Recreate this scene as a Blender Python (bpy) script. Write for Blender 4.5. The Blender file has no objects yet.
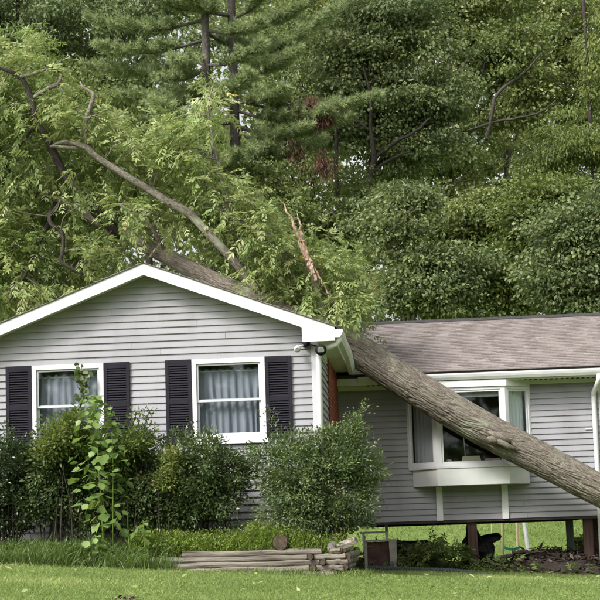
import bpy, math, random
import numpy as np
from mathutils import Matrix, Vector

random.seed(7)
rng = np.random.default_rng(11)
sc = bpy.context.scene
col = sc.collection
R = math.radians

# ------------------------------------------------------------------ camera
F_PX, YAW, PITCH, ROLL, SY = 1718.26, -0.069913, 0.122358, 0.031610, 31.545   # for a 600 px picture
CAM = np.array([0.0, 0.0, 0.6])
Y1, Y2 = 24.93, 29.80            # plane of the gable wall, plane of the main wall


def cam_dir(v):
    c, s = math.cos(ROLL), math.sin(ROLL)
    a = (c * v[0] + s * v[1], -s * v[0] + c * v[1], v[2])
    c, s = math.cos(PITCH), math.sin(PITCH)
    up = a[1] * c - a[2] * s
    fw = -a[2] * c - a[1] * s
    return np.array([a[0] * math.cos(YAW) + fw * math.sin(YAW),
                     fw * math.cos(YAW) - a[0] * math.sin(YAW), up])


def P(x, y, Y):
    """photo pixel -> point on the upright plane at distance Y"""
    d = cam_dir((x - 300.0, -(y - 300.0 - SY), -F_PX))
    return CAM + d * (Y / d[1])


cam_data = bpy.data.cameras.new('camera')
cam = bpy.data.objects.new('camera', cam_data)
col.objects.link(cam)
rx, ry, rz = cam_dir((1, 0, 0)), cam_dir((0, 1, 0)), cam_dir((0, 0, 1))
cam.matrix_world = Matrix(((rx[0], ry[0], rz[0], CAM[0]), (rx[1], ry[1], rz[1], CAM[1]),
                           (rx[2], ry[2], rz[2], CAM[2]), (0, 0, 0, 1)))
cam_data.sensor_width = 36
cam_data.lens = 36 * F_PX / 600
cam_data.shift_y = SY / 600
cam_data.clip_start = 0.1
cam_data.clip_end = 2000
sc.camera = cam

# ------------------------------------------------------------------ sky, sun, exposure
SUN_EL, SUN_AZ = R(42), R(222)     # azimuth from +Y, clockwise seen from above
world = bpy.data.worlds.new('World')
sc.world = world
world.use_nodes = True
wn = world.node_tree
wn.nodes.clear()
sky = wn.nodes.new('ShaderNodeTexSky')
sky.sky_type = 'NISHITA'
sky.sun_disc = False
sky.sun_elevation = SUN_EL
sky.sun_rotation = SUN_AZ
sky.dust_density = 6.0
sky.air_density = 1.0
hs = wn.nodes.new('ShaderNodeHueSaturation')
hs.inputs['Saturation'].default_value = 0.15
bg = wn.nodes.new('ShaderNodeBackground')
bg.inputs['Strength'].default_value = 0.15
wo = wn.nodes.new('ShaderNodeOutputWorld')
wn.links.new(sky.outputs[0], hs.inputs['Color'])
wn.links.new(hs.outputs[0], bg.inputs['Color'])
wn.links.new(bg.outputs[0], wo.inputs['Surface'])

sd = bpy.data.lights.new('sun', 'SUN')
sd.energy = 1.5
sd.angle = R(11)
sd.color = (1.0, 0.96, 0.9)
sun = bpy.data.objects.new('sun', sd)
col.objects.link(sun)
tosun = Vector((math.sin(SUN_AZ) * math.cos(SUN_EL), math.cos(SUN_AZ) * math.cos(SUN_EL), math.sin(SUN_EL)))
sun.rotation_euler = tosun.to_track_quat('Z', 'Y').to_euler()

sc.view_settings.view_transform = 'Standard'
sc.view_settings.look = 'None'
sc.view_settings.exposure = 0.85
sc.view_settings.gamma = 1.0
sc.render.engine = 'CYCLES'
sc.cycles.max_bounces = 6
sc.cycles.diffuse_bounces = 4
sc.cycles.transmission_bounces = 4
sc.cycles.transparent_max_bounces = 6
sc.cycles.caustics_reflective = False
sc.cycles.caustics_refractive = False
sc.cycles.use_denoising = True
sc.cycles.use_adaptive_sampling = True
sc.cycles.adaptive_threshold = 0.02


# ------------------------------------------------------------------ numpy noise
_lat = np.random.default_rng(3).random((64, 64, 64))


def vnoise(p):
    p = np.asarray(p, float)
    i = np.floor(p).astype(int)
    f = p - i
    f = f * f * (3 - 2 * f)
    i &= 63
    j = (i + 1) & 63
    x0, y0, z0 = i[..., 0], i[..., 1], i[..., 2]
    x1, y1, z1 = j[..., 0], j[..., 1], j[..., 2]
    fx, fy, fz = f[..., 0], f[..., 1], f[..., 2]
    L = _lat
    a = L[x0, y0, z0] * (1 - fx) + L[x1, y0, z0] * fx
    b = L[x0, y1, z0] * (1 - fx) + L[x1, y1, z0] * fx
    c = L[x0, y0, z1] * (1 - fx) + L[x1, y0, z1] * fx
    d = L[x0, y1, z1] * (1 - fx) + L[x1, y1, z1] * fx
    return (a * (1 - fy) + b * fy) * (1 - fz) + (c * (1 - fy) + d * fy) * fz


def unit(v):
    v = np.asarray(v, float)
    n = np.linalg.norm(v, axis=-1, keepdims=True)
    return v / np.maximum(n, 1e-9)


# ------------------------------------------------------------------ materials
def newmat(name):
    m = bpy.data.materials.new(name)
    m.use_nodes = True
    nt = m.node_tree
    bs = nt.nodes['Principled BSDF']
    return m, nt, bs


def ramp(nt, stops):
    r = nt.nodes.new('ShaderNodeValToRGB')
    e = r.color_ramp.elements
    while len(e) < len(stops):
        e.new(0.5)
    for k, (p, c) in enumerate(stops):
        e[k].position = p
        e[k].color = (c[0], c[1], c[2], 1)
    return r


def pmat(name, stops, scale=4.0, rough=0.7, bump=0.0, bscale=None, stretch=(1, 1, 1), detail=6.0, spec=0.3,
         objvar=0.0, dist=0.01):
    """noise -> colour ramp, a second noise for fine relief, optional per-object brightness shift"""
    m, nt, bs = newmat(name)
    tc = nt.nodes.new('ShaderNodeTexCoord')
    mp = nt.nodes.new('ShaderNodeMapping')
    mp.inputs['Scale'].default_value = stretch
    nt.links.new(tc.outputs['Object'], mp.inputs['Vector'])
    no = nt.nodes.new('ShaderNodeTexNoise')
    no.inputs['Scale'].default_value = scale
    no.inputs['Detail'].default_value = detail
    nt.links.new(mp.outputs[0], no.inputs['Vector'])
    rp = ramp(nt, stops)
    nt.links.new(no.outputs['Fac'], rp.inputs[0])
    out = rp.outputs[0]
    if objvar:
        oi = nt.nodes.new('ShaderNodeObjectInfo')
        mr = nt.nodes.new('ShaderNodeMapRange')
        mr.inputs['To Min'].default_value = 1 - objvar
        mr.inputs['To Max'].default_value = 1 + objvar
        nt.links.new(oi.outputs['Random'], mr.inputs[0])
        h = nt.nodes.new('ShaderNodeHueSaturation')
        nt.links.new(mr.outputs[0], h.inputs['Value'])
        nt.links.new(out, h.inputs['Color'])
        out = h.outputs[0]
    nt.links.new(out, bs.inputs['Base Color'])
    bs.inputs['Roughness'].default_value = rough
    bs.inputs['Specular IOR Level'].default_value = spec
    if bump:
        n2 = nt.nodes.new('ShaderNodeTexNoise')
        n2.inputs['Scale'].default_value = bscale or scale * 3
        n2.inputs['Detail'].default_value = 8
        nt.links.new(mp.outputs[0], n2.inputs['Vector'])
        bp = nt.nodes.new('ShaderNodeBump')
        bp.inputs['Strength'].default_value = bump
        bp.inputs['Distance'].default_value = dist
        nt.links.new(n2.outputs['Fac'], bp.inputs['Height'])
        nt.links.new(bp.outputs[0], bs.inputs['Normal'])
    return m


def leafmat(name, stops, trans=0.3, rough=0.45, spec=0.35, objvar=0.0):
    """leaf colour from the per-leaf attribute rnd, part of the light passes through the blade"""
    m, nt, bs = newmat(name)
    at = nt.nodes.new('ShaderNodeAttribute')
    at.attribute_name = 'rnd'
    rp = ramp(nt, stops)
    nt.links.new(at.outputs['Fac'], rp.inputs[0])
    bs.inputs['Roughness'].default_value = rough
    bs.inputs['Specular IOR Level'].default_value = spec
    nt.links.new(rp.outputs[0], bs.inputs['Base Color'])
    tr = nt.nodes.new('ShaderNodeBsdfTranslucent')
    h = nt.nodes.new('ShaderNodeHueSaturation')
    h.inputs['Hue'].default_value = 0.485
    h.inputs['Saturation'].default_value = 1.1
    h.inputs['Value'].default_value = 1.5
    nt.links.new(rp.outputs[0], h.inputs['Color'])
    nt.links.new(h.outputs[0], tr.inputs['Color'])
    mx = nt.nodes.new('ShaderNodeMixShader')
    mx.inputs[0].default_value = trans
    nt.links.new(bs.outputs[0], mx.inputs[1])
    nt.links.new(tr.outputs[0], mx.inputs[2])
    nt.links.new(mx.outputs[0], nt.nodes['Material Output'].inputs['Surface'])
    return m


def glassmat(name):
    m = bpy.data.materials.new(name)
    m.use_nodes = True
    nt = m.node_tree
    nt.nodes.clear()
    o = nt.nodes.new('ShaderNodeOutputMaterial')
    fr = nt.nodes.new('ShaderNodeFresnel')
    fr.inputs[0].default_value = 1.5
    gl = nt.nodes.new('ShaderNodeBsdfGlossy')
    gl.inputs['Roughness'].default_value = 0.02
    gl.inputs['Color'].default_value = (0.9, 0.95, 1, 1)
    tp = nt.nodes.new('ShaderNodeBsdfTransparent')
    tp.inputs['Color'].default_value = (0.93, 0.95, 0.95, 1)
    mx = nt.nodes.new('ShaderNodeMixShader')
    ge = nt.nodes.new('ShaderNodeNewGeometry')
    mr = nt.nodes.new('ShaderNodeMapRange')       # same index of refraction on both sides of the thin pane
    mr.inputs['To Min'].default_value = 1.5
    mr.inputs['To Max'].default_value = 1 / 1.5
    nt.links.new(ge.outputs['Backfacing'], mr.inputs[0])
    nt.links.new(mr.outputs[0], fr.inputs[0])
    nt.links.new(fr.outputs[0], mx.inputs[0])
    nt.links.new(tp.outputs[0], mx.inputs[1])
    nt.links.new(gl.outputs[0], mx.inputs[2])
    nt.links.new(mx.outputs[0], o.inputs['Surface'])
    return m


def barkmat(name, dark, mid, light, scale, stretch, bump=0.6, lichen=0.0, dist=0.02):
    m, nt, bs = newmat(name)
    tc = nt.nodes.new('ShaderNodeTexCoord')
    at = nt.nodes.new('ShaderNodeAttribute')
    at.attribute_name = 'bk'          # along-the-stem coordinates stored on the mesh
    mp = nt.nodes.new('ShaderNodeMapping')
    mp.inputs['Scale'].default_value = stretch
    nt.links.new(at.outputs['Vector'], mp.inputs['Vector'])
    no = nt.nodes.new('ShaderNodeTexNoise')
    no.inputs['Scale'].default_value = scale
    no.inputs['Detail'].default_value = 5
    no.inputs['Roughness'].default_value = 0.65
    nt.links.new(mp.outputs[0], no.inputs['Vector'])
    rp = ramp(nt, [(0.32, dark), (0.5, mid), (0.68, light)])
    nt.links.new(no.outputs['Fac'], rp.inputs[0])
    out = rp.outputs[0]
    if lichen:
        n3 = nt.nodes.new('ShaderNodeTexNoise')
        n3.inputs['Scale'].default_value = 1.6
        n3.inputs['Detail'].default_value = 9
        n3.inputs['Roughness'].default_value = 0.7
        nt.links.new(tc.outputs['Object'], n3.inputs['Vector'])
        r3 = ramp(nt, [(0.54, (0, 0, 0)), (0.66, (1, 1, 1))])
        nt.links.new(n3.outputs['Fac'], r3.inputs[0])
        mu = nt.nodes.new('ShaderNodeMath')
        mu.operation = 'MULTIPLY'
        mu.inputs[1].default_value = lichen
        nt.links.new(r3.outputs[0], mu.inputs[0])
        mxx = nt.nodes.new('ShaderNodeMixRGB')
        mxx.inputs[2].default_value = (0.33, 0.37, 0.27, 1)
        nt.links.new(mu.outputs[0], mxx.inputs[0])
        nt.links.new(out, mxx.inputs[1])
        out = mxx.outputs[0]
    nt.links.new(out, bs.inputs['Base Color'])
    bs.inputs['Roughness'].default_value = 0.9
    bs.inputs['Specular IOR Level'].default_value = 0.15
    bp = nt.nodes.new('ShaderNodeBump')
    bp.inputs['Strength'].default_value = bump
    bp.inputs['Distance'].default_value = dist
    nt.links.new(no.outputs['Fac'], bp.inputs['Height'])
    nt.links.new(bp.outputs[0], bs.inputs['Normal'])
    return m


M = {}
M['siding'] = pmat('siding_vinyl', [(0.25, (0.235, 0.230, 0.245)), (0.5, (0.292, 0.287, 0.308)), (0.75, (0.322, 0.316, 0.340))], 1.7, 0.55, 0.12, 90,
                   (1.6, 1.6, .5), objvar=0.045, dist=0.002)
M['corner'] = pmat('corner_vinyl', [(0.3, (0.46, 0.46, 0.48)), (0.7, (0.52, 0.52, 0.54))], 2, 0.5)
M['sheath'] = pmat('sheathing', [(0.3, (0.2, 0.2, 0.21)), (0.7, (0.26, 0.26, 0.27))], 5)
M['white'] = pmat('white_trim', [(0.35, (0.62, 0.63, 0.62)), (0.6, (0.72, 0.72, 0.71))], 2.5, 0.4, 0.05, 60, dist=0.002)
M['frame'] = pmat('window_vinyl', [(0.3, (0.62, 0.63, 0.64)), (0.7, (0.70, 0.70, 0.71))], 5, 0.35)
M['sash'] = pmat('sash_vinyl', [(0.3, (0.50, 0.52, 0.54)), (0.7, (0.56, 0.58, 0.60))], 5, 0.4)
M['soffit'] = pmat('soffit_vinyl', [(0.35, (0.58, 0.59, 0.52)), (0.65, (0.68, 0.68, 0.61))], 3, 0.5)
M['shutter'] = pmat('shutter_plastic', [(0.3, (0.011, 0.010, 0.016)), (0.7, (0.017, 0.015, 0.022))], 6, 0.7, 0.1, 80, dist=0.002, spec=.2)
M['glass'] = glassmat('window_glass')
M['curtain'] = pmat('curtain_cloth', [(0.3, (0.20, 0.215, 0.255)), (0.7, (0.27, 0.285, 0.33))], 3, 0.9, stretch=(6, 6, 0.6))
M['curtain_pale'] = pmat('pale_curtain_cloth', [(0.3, (0.66, 0.72, 0.69)), (0.7, (0.74, 0.79, 0.76))], 3, 0.9, stretch=(6, 6, .6))
M['curtain_shaded'] = pmat('shaded_curtain_cloth', [(0.3, (0.36, 0.36, 0.38)), (0.7, (0.44, 0.44, 0.46))], 3, 0.9, stretch=(6, 6, .6))  # pale curtain cloth with its shade put into the colour
M['blind'] = pmat('blind_cloth', [(0.3, (0.5, 0.53, 0.55)), (0.7, (0.58, 0.6, 0.62))], 3, 0.8)
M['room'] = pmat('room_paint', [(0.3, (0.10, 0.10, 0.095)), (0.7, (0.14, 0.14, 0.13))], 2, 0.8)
M['shingle'] = None
M['ridge'] = pmat('ridge_felt', [(0.3, (0.03, 0.03, 0.03)), (0.7, (0.06, 0.055, 0.055))], 12, 0.9, 0.3, 80)
M['brick'] = pmat('red_brick', [(0.3, (0.16, 0.035, 0.02)), (0.55, (0.24, 0.06, 0.035)), (0.75, (0.30, 0.10, 0.06))], 9, 0.85,
                  0.3, 120, objvar=0.18)
M['mortar'] = pmat('mortar', [(0.3, (0.2, 0.18, 0.16)), (0.7, (0.3, 0.28, 0.25))], 30, 0.9, 0.3, 120)
M['post'] = pmat('dark_stained_timber', [(0.3, (0.035, 0.020, 0.016)), (0.6, (0.075, 0.045, 0.036)), (0.8, (0.11, 0.075, 0.06))],
                 4, 0.85, 0.4, 14, (6, 6, 0.5))
M['steelpost'] = pmat('grey_post', [(0.3, (0.10, 0.11, 0.11)), (0.7, (0.16, 0.17, 0.17))], 5, 0.6, 0.2, 20, (4, 4, .5))
M['black'] = pmat('black_plastic', [(0.3, (0.006, 0.006, 0.007)), (0.7, (0.016, 0.015, 0.016))], 6, 0.6, 0.3, 14)
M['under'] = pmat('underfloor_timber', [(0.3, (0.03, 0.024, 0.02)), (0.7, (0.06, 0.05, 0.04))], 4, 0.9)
M['log'] = pmat('weathered_log', [(0.32, (0.05, 0.04, 0.03)), (0.44, (0.17, 0.145, 0.12)), (0.58, (0.27, 0.24, 0.205)), (0.8, (0.36, 0.325, 0.285))],
                4.5, 0.9, 0.9, 14, (0.25, 5, 5), objvar=0.22, dist=.02)
M['log_end'] = pmat('log_end_grain', [(0.3, (0.035, 0.026, 0.02)), (0.6, (0.085, 0.062, 0.047)), (0.8, (0.16, 0.125, 0.10))], 14, 0.95, 0.6, 40)
M['stone'] = pmat('grey_stone', [(0.3, (0.09, 0.08, 0.07)), (0.7, (0.20, 0.185, 0.165))], 9, 0.9, 0.6, 30)
M['soil'] = pmat('dark_soil', [(0.3, (0.020, 0.015, 0.011)), (0.6, (0.048, 0.037, 0.029)), (0.8, (0.085, 0.068, 0.054))], 9, 1.0, 0.8, 30, dist=.03)
M['pale_wood'] = pmat('fresh_split_wood', [(0.3, (0.20, 0.125, 0.085)), (0.5, (0.36, 0.25, 0.18)), (0.75, (0.48, 0.37, 0.29))], 9, 0.85, 0.6, 16,
                      (4, 4, 0.4))
M['yellow_wood'] = pmat('yellowed_timber', [(0.3, (0.36, 0.31, 0.16)), (0.7, (0.48, 0.43, 0.26))], 5, 0.8, 0.2, 20, (5, 5, .5))
M['green_plastic'] = pmat('green_plastic', [(0.3, (0.01, 0.14, 0.09)), (0.7, (0.02, 0.19, 0.125))], 5, 0.4)
M['pipe'] = pmat('grey_pipe', [(0.3, (0.035, 0.042, 0.052)), (0.7, (0.065, 0.075, 0.088))], 4, 0.6)
M['cream'] = pmat('cream_card', [(0.3, (0.62, 0.55, 0.40)), (0.7, (0.70, 0.63, 0.48))], 5, 0.7)
M['pink'] = pmat('pink_card', [(0.3, (0.42, 0.27, 0.33)), (0.7, (0.50, 0.33, 0.39))], 5, 0.7)
M['concrete'] = pmat('pale_concrete', [(0.3, (0.26, 0.245, 0.22)), (0.7, (0.36, 0.345, 0.31))], 12, 0.9, 0.3, 60)
M['brown_panel'] = pmat('brown_panel', [(0.3, (0.05, 0.028, 0.026)), (0.7, (0.10, 0.06, 0.055))], 6, 0.9, 0.3, 30)
M['lens'] = pmat('lamp_glass', [(0.3, (0.35, 0.35, 0.35)), (0.7, (0.45, 0.45, 0.45))], 5, 0.15)
M['chrome'] = pmat('dull_metal', [(0.3, (0.45, 0.46, 0.47)), (0.7, (0.55, 0.56, 0.57))], 5, 0.35)
M['bark'] = barkmat('furrowed_bark', (0.070, 0.058, 0.047), (0.185, 0.160, 0.132), (0.35, 0.315, 0.265), 13.0, (1, 1, 0.13), 0.8, 0.6, 0.02)
M['limb'] = barkmat('limb_bark', (0.08, 0.066, 0.052), (0.17, 0.148, 0.122), (0.34, 0.31, 0.265), 6.0, (1, 1, 0.5), 0.6, 0.7)
M['dark_bark'] = barkmat('dark_bark', (0.02, 0.017, 0.014), (0.045, 0.038, 0.033), (0.085, 0.075, 0.066), 6, (1, 1, 0.3), 0.6)
M['pine_bark'] = barkmat('pine_bark', (0.04, 0.035, 0.03), (0.09, 0.08, 0.072), (0.17, 0.155, 0.14), 6, (1, 1, 0.3), 0.6)

G = lambda r, g, b: (r, g, b)
M['l_fallen'] = leafmat('fallen_tree_leaf', [(0.0, G(.100, .145, .044)), (0.45, G(.200, .270, .092)), (0.8, G(.315, .375, .150)), (0.97, G(.46, .49, .26)), (1.0, G(.44, .36, .09))], 0.34)
M['l_wood1'] = leafmat('wood_leaf_mid', [(0.0, G(.085, .118, .040)), (0.5, G(.165, .215, .068)), (0.9, G(.260, .300, .105)), (1.0, G(.36, .38, .17))], 0.3)
M['l_wood2'] = leafmat('wood_leaf_cool', [(0.0, G(.074, .106, .044)), (0.5, G(.142, .188, .074)), (0.9, G(.225, .264, .115)), (1.0, G(.30, .33, .17))], 0.28)
M['l_wood3'] = leafmat('wood_leaf_lime', [(0.0, G(.090, .125, .034)), (0.5, G(.155, .205, .060)), (0.9, G(.235, .280, .085)), (1.0, G(.32, .34, .13))], 0.34)
M['l_far'] = leafmat('far_leaf', [(0.0, G(.10, .135, .050)), (0.5, G(.18, .230, .085)), (1.0, G(.30, .34, .15))], 0.3)
M['l_pine'] = leafmat('pine_needle', [(0.0, G(.155, .205, .095)), (0.5, G(.265, .330, .150)), (1.0, G(.40, .45, .23))], 0.18, 0.6)
M['l_dead'] = leafmat('dead_leaf', [(0.0, G(.05, .022, .016)), (0.6, G(.115, .052, .038)), (1.0, G(.20, .11, .075))], 0.2, 0.8)
M['l_hedge'] = leafmat('hedge_leaf', [(0.0, G(.024, .042, .016)), (0.5, G(.048, .078, .028)), (0.9, G(.090, .122, .045)), (1.0, G(.16, .18, .08))], 0.2, 0.3, 0.5)
M['l_bush'] = leafmat('bush_leaf', [(0.0, G(.040, .066, .024)), (0.5, G(.085, .128, .044)), (0.85, G(.165, .210, .078)), (1.0, G(.28, .29, .14))], 0.25, 0.35, 0.5)
M['l_grey'] = leafmat('grey_bush_leaf', [(0.0, G(.050, .082, .030)), (0.5, G(.112, .160, .058)), (0.85, G(.185, .235, .092)), (1.0, G(.28, .30, .15))], 0.25, 0.4, 0.45)
M['l_yellow'] = leafmat('yellowing_vine_leaf', [(0.0, G(.06, .10, .02)), (0.5, G(.14, .19, .045)), (0.9, G(.26, .27, .09)), (1.0, G(.36, .26, .14))], 0.35)
M['l_bright'] = leafmat('sapling_leaf', [(0.0, G(.105, .180, .048)), (0.5, G(.170, .265, .075)), (1.0, G(.27, .36, .12))], 0.38, 0.35, 0.45)
M['l_cover'] = leafmat('ground_cover_leaf', [(0.0, G(.085, .135, .024)), (0.5, G(.165, .240, .045)), (0.9, G(.25, .32, .070)), (1.0, G(.36, .37, .12))], 0.35)
M['l_grass'] = leafmat('lawn_blade', [(0.0, G(.120, .175, .048)), (0.5, G(.205, .275, .084)), (0.9, G(.285, .345, .118)), (1.0, G(.42, .41, .21))], 0.3, 0.5, 0.3)
M['l_tall'] = leafmat('tall_grass_blade', [(0.0, G(.048, .085, .020)), (0.5, G(.100, .160, .038)), (0.9, G(.175, .235, .065)), (1.0, G(.38, .36, .22))], 0.3, 0.5, 0.3)
M['l_debris'] = leafmat('debris_leaf', [(0.0, G(.060, .095, .028)), (0.5, G(.125, .180, .052)), (0.9, G(.21, .25, .08)), (1.0, G(.30, .28, .12))], 0.3)
M['l_chip'] = leafmat('bark_chip', [(0.0, G(.022, .016, .013)), (0.5, G(.062, .046, .038)), (0.85, G(.15, .115, .095)), (1.0, G(.40, .31, .25))], 0.0, 0.9, 0.1)


def groundmat():
    m, nt, bs = newmat('lawn_ground')
    tc = nt.nodes.new('ShaderNodeTexCoord')
    n1 = nt.nodes.new('ShaderNodeTexNoise')
    n1.inputs['Scale'].default_value = 0.55
    n1.inputs['Detail'].default_value = 8
    n1.inputs['Roughness'].default_value = 0.65
    n2 = nt.nodes.new('ShaderNodeTexNoise')
    n2.inputs['Scale'].default_value = 22
    n2.inputs['Detail'].default_value = 6
    nt.links.new(tc.outputs['Object'], n1.inputs['Vector'])
    nt.links.new(tc.outputs['Object'], n2.inputs['Vector'])
    r1 = ramp(nt, [(0.3, (.106, .160, .040)), (0.5, (.152, .218, .058)), (0.7, (.20, .262, .082))])
    r2 = ramp(nt, [(0.3, (.55, .55, .5)), (0.65, (1.15, 1.15, 1.1))])
    nt.links.new(n1.outputs['Fac'], r1.inputs[0])
    nt.links.new(n2.outputs['Fac'], r2.inputs[0])
    mx = nt.nodes.new('ShaderNodeMixRGB')
    mx.blend_type = 'MULTIPLY'
    mx.inputs[0].default_value = 1
    nt.links.new(r1.outputs[0], mx.inputs[1])
    nt.links.new(r2.outputs[0], mx.inputs[2])
    nt.links.new(mx.outputs[0], bs.inputs['Base Color'])
    bs.inputs['Roughness'].default_value = 0.95
    bs.inputs['Specular IOR Level'].default_value = 0.1
    bp = nt.nodes.new('ShaderNodeBump')
    bp.inputs['Strength'].default_value = 0.7
    bp.inputs['Distance'].default_value = 0.04
    nt.links.new(n2.outputs['Fac'], bp.inputs['Height'])
    nt.links.new(bp.outputs[0], bs.inputs['Normal'])
    return m


M['ground'] = groundmat()


def shinglemat():
    m, nt, bs = newmat('asphalt_shingle')
    at = nt.nodes.new('ShaderNodeAttribute')
    at.attribute_name = 'rnd'
    rp = ramp(nt, [(0.0, (.185, .160, .152)), (0.4, (.225, .197, .188)), (0.75, (.258, .228, .217)), (1.0, (.30, .268, .256))])
    nt.links.new(at.outputs['Fac'], rp.inputs[0])
    tc = nt.nodes.new('ShaderNodeTexCoord')
    n2 = nt.nodes.new('ShaderNodeTexNoise')
    n2.inputs['Scale'].default_value = 60
    n2.inputs['Detail'].default_value = 4
    nt.links.new(tc.outputs['Object'], n2.inputs['Vector'])
    r2 = ramp(nt, [(0.3, (.72, .72, .72)), (0.7, (1.2, 1.18, 1.16))])
    nt.links.new(n2.outputs['Fac'], r2.inputs[0])
    mx = nt.nodes.new('ShaderNodeMixRGB')
    mx.blend_type = 'MULTIPLY'
    mx.inputs[0].default_value = 1
    nt.links.new(rp.outputs[0], mx.inputs[1])
    nt.links.new(r2.outputs[0], mx.inputs[2])
    nt.links.new(mx.outputs[0], bs.inputs['Base Color'])
    bs.inputs['Roughness'].default_value = 0.95
    bs.inputs['Specular IOR Level'].default_value = 0.15
    return m


M['shingle'] = shinglemat()


# ------------------------------------------------------------------ object helpers
def wloc(o):
    v = Vector((0, 0, 0))
    while o is not None:
        v = v + o.location
        o = o.parent
    return v


def link(name, me, parent=None, mat=None):
    o = bpy.data.objects.new(name, me)
    col.objects.link(o)
    if mat is not None and me is not None and not me.materials:
        me.materials.append(mat)
    if parent is not None:
        o.parent = parent
    return o


def tag(o, label=None, cat=None, group=None, kind=None):
    if label:
        o['label'] = label
    if cat:
        o['category'] = cat
    if group:
        o['group'] = group
    if kind:
        o['kind'] = kind
    return o


def thing(name, label, cat, loc, group=None):
    o = link(name, None)
    o.location = loc
    return tag(o, label, cat, group)


class MB:
    """collects shapes given in world coordinates; build() links them as one mesh"""

    def __init__(self):
        self.v, self.f, self.a, self.b = [], [], [], []

    def add(self, verts, faces, rnd=0.5, bk=None):
        n = len(self.v)
        self.v += [tuple(p) for p in verts]
        self.f += [tuple(i + n for i in f) for f in faces]
        self.a += [rnd] * len(verts)
        self.b += list(bk) if bk is not None else [tuple(p) for p in verts]
        return self

    def box(self, x0, x1, y0, y1, z0, z1, rnd=0.5):
        v = [(x, y, z) for z in (z0, z1) for y in (y0, y1) for x in (x0, x1)]
        return self.add(v, [(0, 2, 3, 1), (4, 5, 7, 6), (0, 1, 5, 4), (2, 6, 7, 3), (0, 4, 6, 2), (1, 3, 7, 5)], rnd)

    def prism_xz(self, poly, y0, y1):
        """polygon in the XZ plane, counter-clockwise seen from -Y, pushed from y0 to y1"""
        n = len(poly)
        v = [(p[0], y0, p[1]) for p in poly] + [(p[0], y1, p[1]) for p in poly]
        f = [tuple(range(n)), tuple(range(2 * n - 1, n - 1, -1))]
        f += [(i, i + n, (i + 1) % n + n, (i + 1) % n) for i in range(n)]
        return self.add(v, f)

    def prism_yz(self, poly, x0, x1):
        n = len(poly)
        v = [(x0, p[0], p[1]) for p in poly] + [(x1, p[0], p[1]) for p in poly]
        f = [tuple(range(n - 1, -1, -1)), tuple(range(n, 2 * n))]
        f += [(i, (i + 1) % n, (i + 1) % n + n, i + n) for i in range(n)]
        return self.add(v, f)

    def prism_xy(self, poly, z0, z1):
        n = len(poly)
        v = [(p[0], p[1], z0) for p in poly] + [(p[0], p[1], z1) for p in poly]
        f = [tuple(range(n - 1, -1, -1)), tuple(range(n, 2 * n))]
        f += [(i, (i + 1) % n, (i + 1) % n + n, i + n) for i in range(n)]
        return self.add(v, f)

    def tube(self, pts, rad, n=8, caps=True, rough=0.0, seed=0):
        pts = np.asarray(pts, float)
        m = len(pts)
        rad = np.full(m, rad) if np.isscalar(rad) else np.asarray(rad, float)
        d = np.gradient(pts, axis=0)
        d = unit(d)
        ref = np.array([0, 0, 1.0]) if abs(d[0][2]) < 0.9 else np.array([1.0, 0, 0])
        u = unit(np.cross(d[0], ref))
        vs, bk = [], []
        s = 0.0
        th = np.linspace(0, 2 * np.pi, n, endpoint=False)
        for i in range(m):
            if i:
                s += np.linalg.norm(pts[i] - pts[i - 1])
            u = unit(u - d[i] * np.dot(u, d[i]))
            w = np.cross(d[i], u)
            rr = rad[i]
            if rough:
                q = np.stack([np.cos(th) * 1.7 + seed, np.sin(th) * 1.7, np.full(n, s * 1.5)], -1)
                rr = rad[i] * (1 + rough * (vnoise(q + 20) - .5) * 2)
            ring = pts[i] + (np.cos(th)[:, None] * u + np.sin(th)[:, None] * w) * np.reshape(rr, (-1, 1))
            vs += [tuple(p) for p in ring]
            bk += [(math.cos(t) * rad[i] * 6, math.sin(t) * rad[i] * 6, s * 6) for t in th]
        f = []
        for i in range(m - 1):
            for k in range(n):
                a, b = i * n + k, i * n + (k + 1) % n
                f.append((a, b, b + n, a + n))
        if caps:
            f.append(tuple(range(n - 1, -1, -1)))
            f.append(tuple((m - 1) * n + k for k in range(n)))
        return self.add(vs, f, 0.5, bk)

    def build(self, name, mat, parent=None, smooth=False, bevel=0.0):
        me = bpy.data.meshes.new(name)
        off = np.array(wloc(parent)) if parent is not None else np.zeros(3)
        me.from_pydata([tuple(np.array(p) - off) for p in self.v], [], self.f)
        at = me.attributes.new('rnd', 'FLOAT', 'POINT')
        at.data.foreach_set('value', np.array(self.a, np.float32))
        at = me.attributes.new('bk', 'FLOAT_VECTOR', 'POINT')
        at.data.foreach_set('vector', np.array(self.b, np.float32).ravel())
        if smooth:
            me.polygons.foreach_set('use_smooth', [True] * len(me.polygons))
        me.update()
        o = link(name, me, parent, mat)
        if bevel:
            md = o.modifiers.new('bevel', 'BEVEL')
            md.width = bevel
            md.segments = 2
            md.limit_method = 'ANGLE'
        return o


def tri_mesh(name, verts, tris, rnd, mat, parent=None):
    """fast mesh from numpy: verts (N,3), tris (M,3), rnd (N,)"""
    off = np.array(wloc(parent)) if parent is not None else np.zeros(3)
    verts = (verts - off).astype(np.float32)
    me = bpy.data.meshes.new(name)
    me.vertices.add(len(verts))
    me.vertices.foreach_set('co', verts.ravel())
    me.loops.add(len(tris) * 3)
    me.loops.foreach_set('vertex_index', tris.astype(np.int32).ravel())
    me.polygons.add(len(tris))
    me.polygons.foreach_set('loop_start', np.arange(0, len(tris) * 3, 3, dtype=np.int32))
    me.update(calc_edges=True)
    at = me.attributes.new('rnd', 'FLOAT', 'POINT')
    at.data.foreach_set('value', rnd.astype(np.float32))
    return link(name, me, parent, mat)


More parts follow.
